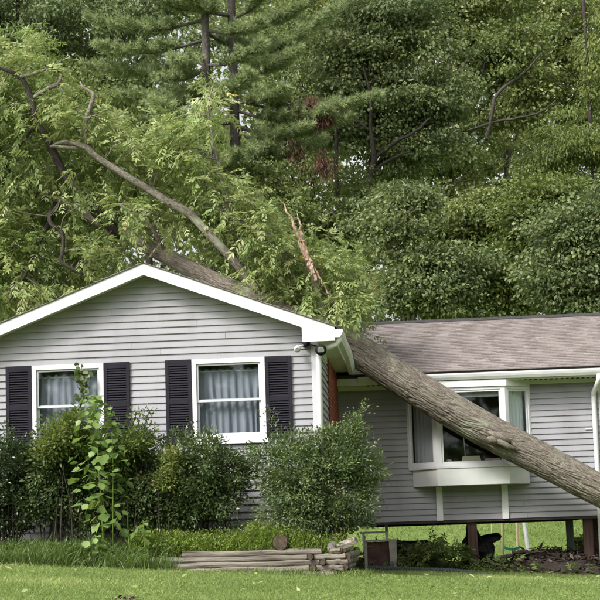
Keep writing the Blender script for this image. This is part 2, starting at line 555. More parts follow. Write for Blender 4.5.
def leaves(pos, d, n, L, W, rnd, fold=0.25, droop=0.0, wide=0.45):
    """folded diamond leaves: returns verts, tris, rnd"""
    pos, d, n = np.asarray(pos, float), unit(d), unit(n)
    s = unit(np.cross(d, n))
    n = np.cross(s, d)
    L = np.broadcast_to(np.asarray(L, float), (len(pos),))[:, None]
    W = np.broadcast_to(np.asarray(W, float), (len(pos),))[:, None]
    tip = pos + d * L - np.array([0, 0, 1.0]) * droop * L
    mid = pos + d * L * wide
    l = mid + s * W * .5 + n * W * fold
    r = mid - s * W * .5 + n * W * fold
    v = np.stack([pos, l, tip, r], 1).reshape(-1, 3)
    k = np.arange(len(pos))[:, None] * 4
    t = np.concatenate([k + [0, 1, 2], k + [0, 2, 3]], 1).reshape(-1, 3)
    return v, t, np.repeat(rnd, 4)


def join(parts):
    vs, ts, rs, n = [], [], [], 0
    for v, t, r in parts:
        vs.append(v)
        ts.append(t + n)
        rs.append(r)
        n += len(v)
    return np.concatenate(vs), np.concatenate(ts), np.concatenate(rs)


def rdir(n):
    return unit(rng.normal(size=(n, 3)))


def pinnate(pos, d, L, rnd, pairs=4, lw=0.30, ll=0.36, droop=0.35):
    """compound leaves: leaflets in pairs along a drooping stalk and one at its end"""
    d = unit(d)
    up = np.array([0, 0, 1.0])
    s = unit(np.cross(d, up + rng.normal(size=d.shape) * .35))
    nrm = np.cross(s, d)
    L = np.asarray(L)[:, None]
    out = []
    for k in range(pairs):
        t = 0.28 + 0.62 * k / (pairs - 1)
        b = pos + d * L * t - up * droop * L * t * t
        for sg in (-1, 1):
            dd = unit(d * .75 + s * sg * .75 - up * (.25 + .5 * rng.random((len(pos), 1))) + rng.normal(size=d.shape) * .12)
            ln = L[:, 0] * ll * (1 - .18 * abs(t - .6))
            out.append(leaves(b, dd, nrm + rng.normal(size=d.shape) * .25, ln, ln * lw, np.where(rnd > .99, 1.0, np.clip(rnd + rng.normal(size=len(pos)) * .06, 0, .95)), .16, .06))
    b = pos + d * L * .92 - up * droop * L * .85
    out.append(leaves(b, d - up * .7 * droop * 2, nrm, L[:, 0] * ll * 1.1, L[:, 0] * ll * lw * 1.1, rnd, .16))
    return join(out)


# ------------------------------------------------------------------ ground
def ground_z(X, Y):
    X, Y = np.asarray(X, float), np.asarray(Y, float)
    base = 0.069 - 0.065 * np.clip(X, -14, 12)
    z = base - 0.04 * np.maximum(0, 23 - np.maximum(Y, -30))
    back = np.maximum(0, Y - 40.5)
    z = z * np.clip(1 - back / 30, 0, 1) + 0.17 * np.minimum(back, 10) + 0.17 * np.clip(back - 10, 0, 60)
    q = np.stack([X * .5, Y * .5, X * 0], -1)
    return z + (vnoise(q + 7) - .5) * .05


def gz(X, Y):
    return float(ground_z(np.array([X]), np.array([Y]))[0])


xs = np.concatenate([np.linspace(-400, -22, 10), np.linspace(-20, 20, 90), np.linspace(22, 400, 10)])
ys = np.concatenate([np.linspace(-300, -5, 8), np.linspace(0, 14, 10), np.linspace(14.5, 50, 90), np.linspace(52, 110, 20), np.linspace(130, 700, 8)])
XX, YY = np.meshgrid(xs, ys)
ZZ = ground_z(XX, YY)
gv = np.stack([XX, YY, ZZ], -1).reshape(-1, 3)
nx, ny = len(xs), len(ys)
gf = [(j * nx + i, j * nx + i + 1, (j + 1) * nx + i + 1, (j + 1) * nx + i) for j in range(ny - 1) for i in range(nx - 1)]
ob = MB().add(gv, gf).build('ground', M['ground'], None, True)
tag(ob, 'green lawn in front of and rising behind the house', 'lawn', kind='structure')

# ------------------------------------------------------------------ house: measures
YR = Y1 - 0.30                                   # front of the wing's rake
apex = P(143, 263, YR)
reR, reL = P(334.5, 328, YR), P(0, 322, YR)
AX, AZ = apex[0], apex[2]
SL = 0.5 * ((AZ - reR[2]) / (reR[0] - AX) + (AZ - reL[2]) / (AX - reL[0]))   # slope of the wing roof
EX = reR[0]                                      # right eave of the wing
WXR = P(319.5, 400, Y1)[0]                        # right wall corner of the wing
WXL = 2 * AX - WXR
EXL = 2 * AX - EX
RAKE = 0.175
MZ0 = P(473, 519.5, Y2)[2]                       # underside of main wall siding
MZ1 = P(520, 385, Y2)[2]                         # top of main wall siding
MXR = P(599, 440, Y2)[0] + 0.12                  # right end of the main wall
EY = Y2 - 0.40
EZ = P(500, 369, EY)[2]                          # main eave
RY = Y2 + 3.7
RZ = P(480, 319.3, RY)[2]
MSL = (RZ - EZ) / (RY - EY)
COURSE = 0.1016
BED = 0.42                                       # bottom of gable wall siding above datum


def wing_roof_z(X):
    return AZ - SL * np.abs(np.asarray(X) - AX)


house = thing('house', 'grey vinyl sided ranch house with a front gable wing and a bay window', 'house', (AX, Y1, 0.4))

# gable wall: sheathing behind, one board per course, cut round the windows
win2 = (P(192.5, 400, Y1)[0], P(266.0, 400, Y1)[0], P(230, 441.5, Y1)[2], P(230, 358.5, Y1)[2])
win1 = (P(32.5, 400, Y1)[0], P(104.5, 400, Y1)[0], win2[2], win2[3])


def siding(name, wall, x_lo, x_hi, z0, z1, Y, holes, clip=None, axis='x'):
    z = z0
    while z < z1 - 1e-3:
        zt = min(z + COURSE, z1)
        lo, hi = x_lo, x_hi
        lo2, hi2 = lo, hi
        if clip:
            lo, hi = clip(z)
            lo2, hi2 = clip(zt)
            lo, hi, lo2, hi2 = max(lo, x_lo), min(hi, x_hi), max(lo2, x_lo), min(hi2, x_hi)
            if hi2 <= lo2:
                lo2 = hi2 = (lo2 + hi2) / 2
            if hi - lo < .05:
                break
        segs = [(lo, hi, lo2, hi2)]
        zm = (z + zt) / 2
        for (a, b, c, d) in holes:
            if c < zm < d:
                new = []
                for s in segs:
                    if a > s[0] and b < s[1]:
                        new += [(s[0], a, s[2], a), (b, s[1], b, s[3])]
                    elif a <= s[0] and b >= s[1]:
                        pass
                    elif a <= s[0] < b:
                        new.append((b, s[1], b, s[3]))
                    elif a < s[1] <= b:
                        new.append((s[0], a, s[2], a))
                    else:
                        new.append(s)
                segs = new
        cut_ = []
        for (a, b, a2, b2) in segs:
            if b - a > 2.6:
                m_ = a + (b - a) * random.uniform(.25, .75)
                cut_ += [(a, m_, a2, m_), (m_ + .004, b, m_ + .004, b2)]
            else:
                cut_.append((a, b, a2, b2))
        for (a, b, a2, b2) in cut_:
            if b - a < .02:
                continue
            pr = [(Y - .0235, z + .001), (Y - .0235, z + .010), (Y - .0045, zt - .004), (Y - .0045, zt + .004), (Y + .001, zt + .004), (Y + .001, z + .001)]
            n = len(pr)
            A = [a, a, a2, a2, a2, a]
            B = [b, b, b2, b2, b2, b]
            if axis == 'x':
                v = [(A[i], pr[i][0], pr[i][1]) for i in range(n)] + [(B[i], pr[i][0], pr[i][1]) for i in range(n)]
                fl = False
            else:      # board on a wall that faces +X: Y plays the part of the wall plane
                v = [(2 * Y - pr[i][0], A[i], pr[i][1]) for i in range(n)] + [(2 * Y - pr[i][0], B[i], pr[i][1]) for i in range(n)]
            f = [tuple(range(n - 1, -1, -1)), tuple(range(n, 2 * n))] + [(i, (i + 1) % n, (i + 1) % n + n, i + n) for i in range(n)]
            f = [tuple(reversed(q)) for q in f]
            MB().add(v, f).build(name, M['siding'], wall)
        z = zt


gw = MB().prism_xz([(WXL, BED - .6), (WXR, BED - .6), (WXR, wing_roof_z(WXR) - .16), (AX, AZ - .16), (WXL, wing_roof_z(WXL) - .16)], Y1 + .004, Y1 + .10)
gable_wall = gw.build('gable_wall', M['sheath'], house)
top_clip = lambda z: (AX - (AZ - .15 - z) / SL, AX + (AZ - .15 - z) / SL)
zref = P(150, 293.8, Y1)[2]                       # a course line seen in the photograph
z_start = zref - COURSE * math.ceil((zref - BED) / COURSE)
siding('siding_board', gable_wall, WXL + .09, WXR - .09, z_start, AZ - .15, Y1, [win1, win2], top_clip)
MB().box(WXR - .10, WXR + .012, Y1 - .024, Y1 + .09, BED - .1, wing_roof_z(WXR) - .15).build('corner_board', M['corner'], house, bevel=.004)
MB().box(WXL - .012, WXL + .10, Y1 - .024, Y1 + .09, BED - .1, wing_roof_z(WXL) - .15).build('corner_board', M['corner'], house, bevel=.004)

# wing side walls
BRY = 26.9
ws = MB().box(WXR - .10, WXR - .004, Y1 + .101, Y2 + .02, BED - .6, wing_roof_z(WXR) - .14).build('side_wall', M['sheath'], house)
siding('siding_board', ws, Y1 + .091, BRY, z_start, wing_roof_z(WXR) - .26, WXR, [], None, 'y')
MB().box(WXL + .004, WXL + .10, Y1 + .101, Y2 + 7.4, BED - .6, wing_roof_z(WXL) - .14).build('side_wall', M['siding'], house)
# brickwork where the wing meets the main house
bw = MB().box(WXR - .003, WXR + .028, BRY, Y2 - .01, BED - .4, wing_roof_z(WXR) - .28).build('brick_wall', M['mortar'], house)
bm = MB().box(0, .042, 0, .195, 0, .058)
brick_me = None
zb, row = BED - .35, 0
while zb < wing_roof_z(WXR) - .36:
    yb = BRY + (0.003 if row % 2 else 0.0)
    first = True
    while yb < Y2 - .21:
        if brick_me is None:
            b0 = bm.build('brick', M['brick'], bw, bevel=.003)
            brick_me = b0.data
            b = b0
            b.location = Vector((WXR, yb, zb)) - wloc(bw)
            # mesh is stored relative to the house base: shift it back to its own corner
            brick_me.transform(Matrix.Translation(wloc(bw)))
        else:
            b = link('brick', brick_me, bw)
            b.location = Vector((WXR + random.uniform(-.003, .003), yb, zb)) - wloc(bw)
        yb += .205 if not (row % 2 and first) else .11
        first = False
    zb += .068
    row += 1

# ------------------------------------------------------------------ wing roof, rakes, cornice, gutter
roof = MB()
YB = RY + 1.0
for sg, ex in ((1, EX), (-1, EXL)):
    ez = wing_roof_z(ex)
    v = [(AX, YR + .012, AZ - .01), (ex, YR + .012, ez - .01), (ex, YB, ez - .01), (AX, YB, AZ - .01),
         (AX, YR + .012, AZ - .06), (ex, YR + .012, ez - .06), (ex, YB, ez - .06), (AX, YB, AZ - .06)]
    f = [(0, 1, 2, 3), (7, 6, 5, 4), (0, 4, 5, 1), (2, 6, 7, 3), (1, 5, 6, 2)]
    roof.add(v, f if sg > 0 else [tuple(reversed(q)) for q in f])
wing_roof = roof.build('wing_roof', M['ridge'], house)

# shingle tabs: rows laid from the eave up, as separate raised tabs in one mesh per roof


def shingle_mesh(name, parent, eave_pt, along, upslope, nrm, length, run, keep=None):
    expo, th = 0.125, 0.007
    e, a, u, n = (np.array(q, float) for q in (eave_pt, along, upslope, nrm))
    mb = MB()
    r = 0
    while r * expo < run:
        s = -random.random() * .3
        while s < length:
            w = random.choice((.08, .11, .14, .18, .24))
            s0, s1 = max(s, 0), min(s + w, length)
            s += w
            if s1 - s0 < .02:
                continue
            u0, u1 = r * expo, min((r + 1) * expo + .03, run)
            t = th + random.choice((0, 0, .004))
            c = e + a * (s0 + s1) / 2 + u * u0
            if keep and not keep(c):
                continue
            b = [e + a * s0 + u * u0, e + a * s1 + u * u0, e + a * s1 + u * u1, e + a * s0 + u * u1]
            hi = [b[0] + n * (t + .008), b[1] + n * (t + .008), b[2] + n * .004, b[3] + n * .004]
            mb.add(b + hi, [(4, 5, 6, 7), (0, 1, 5, 4), (1, 2, 6, 5), (3, 0, 4, 7)], min(1, max(0, random.gauss(.5, .22))))
        r += 1
    o = mb.build(name, M['shingle'], parent)
    o['kind'] = 'stuff'
    return o


for sg, ex in ((1, EX + .03), (-1, EXL - .03)):
    ud = unit([-sg, 0, SL])
    nn = unit([sg * SL, 0, 1])
    ez = AZ - SL * abs(ex - AX)
    if sg > 0:
        shingle_mesh('shingle', wing_roof, (ex, YR - .015, ez), (0, 1, 0), ud, nn, YB - YR, abs(ex - AX) / math.cos(math.atan(SL)))
    else:
        shingle_mesh('shingle', wing_roof, (ex, YB, ez), (0, -1, 0), ud, nn, YB - YR + .015, abs(ex - AX) / math.cos(math.atan(SL)))

# rake boards (front) and rake soffit
for sg, ex in ((1, EX), (-1, EXL)):
    za, ze = AZ, wing_roof_z(ex)
    pol = [(AX, za - RAKE), (ex, ze - RAKE), (ex, ze - .005), (AX, za - .005)]
    if sg < 0:
        pol = pol[::-1]
    MB().prism_xz(pol, YR - .005, YR + .012).build('rake_board', M['white'], house)
    MB().prism_xz([(AX, za - .005), (ex, ze - .005), (ex, ze + .004), (AX, za + .004)] if sg > 0 else
                  [(AX, za + .004), (ex, ze + .004), (ex, ze - .005), (AX, za - .005)], YR - .022, YR + .02).build('drip_edge', M['ridge'], house)
    lo = [(AX, za - RAKE + .03), (ex, ze - RAKE + .03), (ex, ze - RAKE + .05), (AX, za - RAKE + .05)]
    if sg < 0:
        lo = lo[::-1]
    MB().prism_xz(lo, YR + .013, Y1 + .003).build('rake_soffit', M['soffit'], house)
# boxed cornice return at the right eave
bxl = P(302.0, 335, YR)[0]
bz = P(318, 341.3, YR)[2]
zr = wing_roof_z(EX)
MB().prism_xz([(bxl, bz), (EX + .002, bz), (EX + .002, zr - RAKE + .01), (bxl, wing_roof_z(bxl) - RAKE + .01)], YR - .012, YR + .012).build('cornice_return', M['white'], house)
# eave soffit and fascia along the wing's right side
MB().box(WXR + .001, EX - .02, YR + .0125, Y2 - .002, bz + .012, bz + .03).build('eave_soffit', M['soffit'], house)
MB().box(EX - .02, EX, YR + .0125, EY + .4, bz, zr - .065).build('eave_fascia', M['white'], house)
MB().box(WXL - .4, WXL - .001, YR + .0125, RY, bz + .012, bz + .03).build('eave_soffit', M['soffit'], house)


def gutter_profile(sign, x0, zt):
    """K-style gutter: outline walked from the back top down, out and up to the front lip"""
    return [(x0, zt), (x0, zt - .115), (x0 + sign * .07, zt - .115), (x0 + sign * .10, zt - .07), (x0 + sign * .115, zt - .03),
            (x0 + sign * .115, zt - .005), (x0 + sign * .10, zt - .005), (x0 + sign * .10, zt - .03), (x0 + sign * .085, zt - .068), (x0 + sign * .064, zt - .108), (x0 + sign * .006, zt - .108), (x0 + sign * .006, zt)]


def gutter(name, stations):
    """stations: list of (profile in 3D)"""
    m, n = len(stations), len(stations[0])
    v = [p for s in stations for p in s]
    f = []
    for i in range(m - 1):
        for k in range(n):
            a, b = i * n + k, i * n + (k + 1) % n
            f.append((a, a + n, b + n, b))
    return MB().add(v, f + [tuple(range(n)), tuple(range(m * n - 1, (m - 1) * n - 1, -1))]).build(name, M['white'], house)


st = []
gzt = zr - .045
for k in range(13):
    yy = YR - .01 + (EY + .15 - YR) * k / 12
    sag = .13 * math.exp(-((yy - 28.9) / .8) ** 2)      # pressed down where the trunk lies on it
    st.append([(p[0], yy, p[1] - sag) for p in gutter_profile(1, EX + .003, gzt)])
gutter('gutter', st)
# end cap
MB().prism_xz([p for p in [(EX + .003, gzt - .115), (EX + .073, gzt - .115), (EX + .103, gzt - .07), (EX + .118, gzt - .03), (EX + .118, gzt - .005), (EX + .003, gzt - .0)]],
              YR - .014, YR - .0105).build('gutter_end_cap', M['white'], house)
# downspout: elbow under the soffit back to the corner, then down
dx = WXR + .005
MB().tube([(EX + .055, YR + .08, gzt - .11), (EX + .052, YR + .08, gzt - .15), (EX + .02, YR + .10, gzt - .20), (WXR + .09, Y1 - .09, gzt - .255), (WXR + .025, Y1 - .072, gzt - .30),
           (WXR + .01, Y1 - .072, gzt - .38), (WXR + .01, Y1 - .072, BED - .3)], .042, 8).build('downspout', M['white'], house, True)
# frieze under the soffit on the side
MB().box(WXR + .001, WXR + .022, Y1 + .10, Y2 - .01, bz - .10, bz + .011).build('frieze_board', M['soffit'], house)

# twin floodlight under the cornice
fl = P(308, 346.5, Y1 - .12)
flood = MB().tube([(fl[0] - .05, Y1 - .03, fl[2] + .045), (fl[0] - .02, Y1 - .15, fl[2] + .045)], .05, 12).build('floodlight', M['shutter'], house, True)
for (px, py, rr, mt) in ((297.5, 347.5, .05, 'chrome'), (321, 348.5, .085, 'shutter')):
    c = P(px, py, Y1 - .2)
    cone = MB().tube([c + (0, .08, .02), c + (0, .03, 0), c + (0, -.05, -.03)], [rr * .45, rr * .8, rr], 12).build('lamp_head', M[mt], flood, True)
    MB().tube([c + (0, -.0505, -.0302), c + (0, -.056, -.034)], [rr * .6, rr * .58], 12).build('lens', M['lens'], flood)
    MB().tube([(fl[0], Y1 - .12, fl[2] + .04), tuple(c + (0, .06, .02))], .014, 6).build('arm', M[mt], flood)


# ------------------------------------------------------------------ windows of the gable
def rect_frame(mb, x0, x1, z0, z1, w, y0, y1, wb=None):
    wb = wb or w
    mb.box(x0, x0 + w, y0, y1, z0, z1)
    mb.box(x1 - w, x1, y0, y1, z0, z1)
    mb.box(x0 + w, x1 - w, y0, y1, z1 - w, z1)
    mb.box(x0 + w, x1 - w, y0, y1, z0, z0 + wb)
    return mb


def sash_window(x0, x1, z0, z1, Y):
    mb = rect_frame(MB(), x0, x1, z0, z1, .068, Y - .045, Y + .06, .09)
    w = mb.build('window', M['frame'], house, bevel=.004)
    zm = z0 + .09 + (z1 - z0 - .16) * .49
    a, b = x0 + .068, x1 - .068
    up = rect_frame(MB(), a, b, zm - .022, z1 - .068, .03, Y - .018, Y + .012).build('sash', M['sash'], w, bevel=.003)
    lo = rect_frame(MB(), a, b, z0 + .09, zm + .022, .035, Y + .014, Y + .045).build('sash', M['sash'], w, bevel=.003)
    MB().box(a + .03, b - .03, Y - .005, Y + .001, zm + .008, z1 - .098).build('pane', M['glass'], w)
    MB().box(a + .035, b - .035, Y + .026, Y + .032, z0 + .125, zm - .013).build('pane', M['glass'], w)
    MB().box(x0 - .02, x1 + .02, Y - .075, Y - .0455, z0 - .035, z0 + .03).build('sill', M['frame'], w, bevel=.004)
    # dark room niche behind
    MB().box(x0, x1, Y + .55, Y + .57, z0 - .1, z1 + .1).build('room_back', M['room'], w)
    return w


def curtain(x0, x1, z0, z1, Y, mat, label, folds=14, amp=.022, seed=0, group=None, header=True):
    nx_, nz_ = 120, 24
    v, f = [], []
    for j in range(nz_ + 1):
        t = j / nz_
        z = z1 + (z0 - z1) * t
        for i in range(nx_ + 1):
            s = i / nx_
            ph = vnoise(np.array([[s * 5 + seed, t * 1.2, seed]]))[0] * 6
            a_ = amp * (.55 + .45 * min(1, t * 2.5))
            zz = z + (.012 * math.sin(s * folds * 2 * math.pi) if j == 0 else 0)
            v.append((x0 + (x1 - x0) * s, Y + a_ * math.sin(s * folds * 2 * math.pi + ph) + a_ * .5 * math.sin(s * folds * 4.3 + ph * 2), zz))
    for j in range(nz_):
        for i in range(nx_):
            k = j * (nx_ + 1) + i
            f.append((k, k + 1, k + nx_ + 2, k + nx_ + 1))
    t_ = thing('curtain', label, 'curtain', ((x0 + x1) / 2, Y, z0), group)
    MB().add(v, f).build('cloth', M[mat], t_, True)
    MB().tube([(x0 - .02, Y, z1 - .03), (x1 + .02, Y, z1 - .03)], .008, 6).build('curtain_rod', M['sash'], t_)
    return t_


wA = sash_window(*win1[:2], *win1[2:], Y1)
wB = sash_window(*win2[:2], *win2[2:], Y1)
# the wall behind each opening is cut: sheathing has openings only visually closed by the curtain's room, so cut it for real
for o in (gable_wall,):
    for k, w in enumerate((win1, win2)):
        cut = MB().box(w[0] + .03, w[1] - .03, Y1 - .3, Y1 + .3, w[2] + .03, w[3] - .03).build('cutter', None, None)
        md = o.modifiers.new('opening', 'BOOLEAN')
        md.object = cut
        md.solver = 'EXACT'
        bpy.context.view_layer.update()
        dg = bpy.context.evaluated_depsgraph_get()
        me2 = bpy.data.meshes.new_from_object(o.evaluated_get(dg))
        o.modifiers.clear()
        o.data = me2
        bpy.data.objects.remove(cut)
curtain(win1[0] + .07, win1[1] - .07, win1[2] + .05, win1[3] - .14, Y1 + .13, 'curtain', 'grey gathered curtain behind the gable window with the vine', 8, .016, 1.3)
curtain(win2[0] + .07, win2[1] - .07, win2[2] + .05, win2[3] - .14, Y1 + .13, 'curtain', 'grey gathered curtain behind the gable window nearer the downspout', 9, .018, 5.1)

# shutters
SW = P(167.5, 400, Y1)[0], P(192.0, 400, Y1)[0]
sh_w = .385


def shutter(x0, z0, z1):
    x1 = x0 + sh_w
    s = rect_frame(MB(), x0, x1, z0, z1, .052, Y1 - .055, Y1 - .022, .09)
    zm = z0 + (z1 - z0) * .50
    s.box(x0 + .052, x1 - .052, Y1 - .054, Y1 - .022, zm - .035, zm + .035)
    s.box(x0 + .03, x1 - .03, Y1 - .028, Y1 - .0225, z0 + .03, z1 - .03)
    s.box(x0 + .052, x1 - .052, Y1 - .0548, Y1 - .03, z1 - .09, z1 - .052)
    o = s.build('shutter', M['shutter'], house, bevel=.003)
    me = None
    for (a, b) in ((z0 + .09, zm - .035), (zm + .035, z1 - .09)):
        n = int((b - a) / .034)
        for k in range(n):
            z = a + (b - a) * (k + .5) / n
            if me is None:
                xx = (x0 + x1) / 2
                hw = sh_w / 2 - .05
                q = MB().prism_yz([(-.021, -.016), (-.018, -.019), (.006, .012), (.003, .016)], -hw, hw)
                e = q.build('slat', M['shutter'], None)
                me = e.data
                e.parent = o
            else:
                e = link('slat', me, o)
            e.location = Vector(((x0 + x1) / 2, Y1 - .034, z)) - wloc(o)
    return o


szt = win2[3] + .005
szb = win2[2] - .02
for x0 in (win1[0] - sh_w - .002, win1[1] + .002, win2[0] - sh_w - .002, win2[1] + .002):
    shutter(x0, szb, szt)

# ------------------------------------------------------------------ main block
BX0, BX1 = P(407, 430, Y2)[0], P(531.5, 430, Y2)[0]       # bay at the wall
BFX0, BFX1 = P(436.5, 430, Y2 - .42)[0], P(506.5, 430, Y2 - .42)[0]   # bay front
BFY = Y2 - .42
BZ0 = P(470, 467.5, BFY)[2]                                # bottom of glazing frame
BZA = P(470, 485, BFY)[2]                                  # bottom of apron
BZ1 = P(470, 387, BFY)[2]                                  # top of glazing frame
BZT = MZ1 + .12                                            # header meets the soffit
hole = (BX0 + .02, BX1 - .02, BZA + .06, 9.0)
mw = MB()
mw.box(WXR + .03, BX0 + .02, Y2 + .004, Y2 + .10, MZ0 + .02, MZ1 + .15)
mw.box(BX1 - .02, MXR - .01, Y2 + .004, Y2 + .10, MZ0 + .02, MZ1 + .15)
mw.box(BX0 + .02, BX1 - .02, Y2 + .004, Y2 + .10, MZ0 + .02, BZ0 - .012)
main_wall = mw.build('main_wall', M['sheath'], house)
siding('siding_board', main_wall, WXR + .045, MXR - .09, MZ0, MZ1, Y2, [(BX0 + .02, BX1 - .02, BZ0 + .02, 9)])
MB().box(MXR - .095, MXR + .012, Y2 - .024, Y2 + .09, MZ0 - .01, MZ1).build('corner_board', M['corner'], house, bevel=.004)
MB().box(WXR + .030, WXR + .047, Y2 - .02, Y2 + .003, MZ0, MZ1).build('inner_corner', M['siding'], house)
MB().box(MXR - .10, MXR - .005, Y2 + .101, RY + 3.6, MZ0, MZ1 + .15).build('end_wall', M['siding'], house)
MB().box(WXL + .101, MXR - .101, RY + 3.6, RY + 3.7, MZ0, MZ1 + .15).build('back_wall', M['siding'], house)
gp = [(Y2 + .02, MZ1 + .151), (RY + 3.65, MZ1 + .151), (RY, RZ - .1)]
MB().prism_yz(gp, MXR - .09, MXR - .02).build('end_gable', M['siding'], house)
# floor slab, joists showing under it, interior
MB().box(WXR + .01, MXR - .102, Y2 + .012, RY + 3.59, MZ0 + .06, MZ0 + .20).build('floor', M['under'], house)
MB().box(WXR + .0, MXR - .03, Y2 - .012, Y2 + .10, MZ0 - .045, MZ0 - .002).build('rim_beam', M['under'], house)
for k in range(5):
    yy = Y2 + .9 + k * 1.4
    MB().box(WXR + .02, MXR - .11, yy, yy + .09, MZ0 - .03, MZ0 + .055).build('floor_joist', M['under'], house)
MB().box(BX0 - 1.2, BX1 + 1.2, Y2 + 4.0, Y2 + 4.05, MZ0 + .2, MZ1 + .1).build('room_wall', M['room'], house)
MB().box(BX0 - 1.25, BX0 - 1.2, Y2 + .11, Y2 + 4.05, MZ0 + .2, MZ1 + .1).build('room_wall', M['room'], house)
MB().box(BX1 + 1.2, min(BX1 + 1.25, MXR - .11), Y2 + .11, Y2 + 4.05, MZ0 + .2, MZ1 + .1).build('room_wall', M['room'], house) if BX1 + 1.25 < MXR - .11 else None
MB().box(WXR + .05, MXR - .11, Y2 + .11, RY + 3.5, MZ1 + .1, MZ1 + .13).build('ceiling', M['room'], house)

# main roof with shingles
MRL, MRR = WXR - 1.0, MXR + .75
sc_ = math.atan(MSL)
r = MB()
v = []
for X in (MRL, MRR):
    v += [(X, EY, EZ - .012), (X, RY, RZ - .012), (X, 2 * RY - EY, EZ - .012), (X, 2 * RY - EY, EZ - .06), (X, RY, RZ - .06), (X, EY, EZ - .06)]
r.add(v, [(0, 6, 7, 1), (1, 7, 8, 2), (2, 8, 9, 3), (3, 9, 10, 4), (4, 10, 11, 5), (5, 11, 6, 0), (5, 4, 1, 0), (4, 3, 2, 1), (6, 7, 10, 11), (7, 8, 9, 10)])
main_roof = r.build('main_roof', M['ridge'], house)
keep = lambda c: wing_roof_z(c[0]) < c[2] + .02 or c[0] > EX
shingle_mesh('shingle', main_roof, (MRL, EY - .03, EZ - .012), (1, 0, 0), (0, math.cos(sc_), math.sin(sc_)), (0, -math.sin(sc_), math.cos(sc_)), MRR - MRL + .02,
             (RY - EY + .03) / math.cos(sc_), keep)
MB().prism_yz([(RY - .16, RZ - .16 * MSL + .018), (RY + .16, RZ - .16 * MSL + .018), (RY, RZ + .035)], MRL, MRR + .02).build('ridge_cap', M['ridge'], main_roof)
# main eave: fascia, gutter, soffit with vent slots, frieze
MB().box(WXR + .03, MRR, EY, EY + .02, EZ - .19, EZ - .066).build('eave_fascia', M['white'], house)
MB().box(WXR + .03, MRR - .2, EY + .021, Y2 - .005, EZ - .175, EZ - .16).build('eave_soffit', M['soffit'], house)
MB().box(WXR + .03, MXR + .01, Y2 - .03, Y2 - .003, MZ1 + .003, EZ - .176).build('frieze_board', M['soffit'], house)
vent = MB().box(-.022, .022, -.16, .16, -.006, 0)
vme = None
for k in range(46):
    X = EX + .3 + k * .09
    if X > MRR - .3:
        break
    if vme is None:
        e = vent.build('soffit_vent', M['under'], None)
        vme = e.data
        e.parent = house
    else:
        e = link('soffit_vent', vme, house)
    e.location = Vector((X, (EY + Y2) / 2, EZ - .1755)) - wloc(house)
st = []
pr = gutter_profile(-1, 0, EZ - .05)
for X in np.linspace(EX + .14, MRR, 8):
    st.append([(X, EY - .003 + p[0], p[1]) for p in reversed(pr)])
gutter('gutter', st)
# right-hand downspout: elbow from the gutter back to the wall and down
dxx = P(594.5, 420, Y2)[0]
MB().tube([(dxx + .07, EY - .06, EZ - .16), (dxx + .07, EY - .06, EZ - .24), (dxx + .04, EY + .08, EZ - .33), (dxx, Y2 - .09, EZ - .44), (dxx, Y2 - .06, EZ - .52),
           (dxx, Y2 - .06, 1.2), (dxx, Y2 - .06, .15)], .044, 8).build('downspout', M['white'], house, True)
MB().box(dxx - .17, dxx - .05, Y2 - .04, Y2 - .02, P(590, 429, Y2)[2] - .012, P(590, 429, Y2)[2] + .012).build('bracket', M['white'], house)

# bay window
bay = MB()
plan = [(BX0, Y2 - .02), (BFX0, BFY), (BFX1, BFY), (BX1, Y2 - .02)]
bay.prism_xy([(BX0 + .07, Y2 - .021), (BFX0 - .02, BFY - .03), (BFX1 + .02, BFY - .03), (BX1 - .07, Y2 - .021)], BZA, BZ0 - .005)
bay_o = bay.build('bay_window', M['white'], house, bevel=.006)
MB().prism_xy([(BX0 + .0, Y2 - .021), (BFX0 - .035, BFY - .045), (BFX1 + .035, BFY - .045), (BX1 - .0, Y2 - .021)], BZ0 - .004, BZ0 + .035).build('sill', M['frame'], bay_o, bevel=.004)
MB().prism_xy([(BX0, Y2 + .09), (BX0, Y2 - .021), (BFX0 - .03, BFY - .03), (BFX1 + .03, BFY - .03), (BX1, Y2 - .021), (BX1, Y2 + .09)], BZ1, EZ - .176).build('header', M['white'], bay_o, bevel=.004)


def face_frame(a, b, wl, wr, wt, wb, name, inset=0):
    """one glazed face of the bay between plan points a and b"""
    a, b = np.array(a), np.array(b)
    L = np.linalg.norm(b - a)
    d = (b - a) / L
    n = np.array([d[1], -d[0]])
    if n[1] > 0:
        n = -n

    def bx(mb, s0, s1, z0, z1, t0, t1):
        pts = [a + d * s0 - n * t0, a + d * s1 - n * t0, a + d * s1 - n * t1, a + d * s0 - n * t1]
        return mb.prism_xy([tuple(p) for p in pts], z0, z1)
    z0, z1 = BZ0 + .036, BZ1 - .001
    mb = MB()
    bx(mb, 0, wl, z0, z1, 0, .07)
    bx(mb, L - wr, L, z0, z1, 0, .07)
    bx(mb, wl, L - wr, z1 - wt, z1, 0, .07)
    bx(mb, wl, L - wr, z0, z0 + wb, 0, .07)
    fr = mb.build(name, M['frame'], bay_o, bevel=.004)
    mb = MB()
    bx(mb, wl, wl + .03, z0 + wb, z1 - wt, .015, .05)
    bx(mb, L - wr - .03, L - wr, z0 + wb, z1 - wt, .015, .05)
    bx(mb, wl + .03, L - wr - .03, z1 - wt - .03, z1 - wt, .015, .05)
    bx(mb, wl + .03, L - wr - .03, z0 + wb, z0 + wb + .03, .015, .05)
    mb.build('sash', M['frame'], bay_o)
    mb = MB()
    bx(mb, wl + .028, L - wr - .028, z0 + wb + .028, z1 - wt - .028, .03, .036)
    mb.build('pane', M['glass'], bay_o)


face_frame(plan[0], plan[1], .05, .075, .05, .05, 'frame')
face_frame(plan[1], plan[2], .075, .075, .05, .045, 'frame')
face_frame(plan[2], plan[3], .075, .05, .05, .05, 'frame')
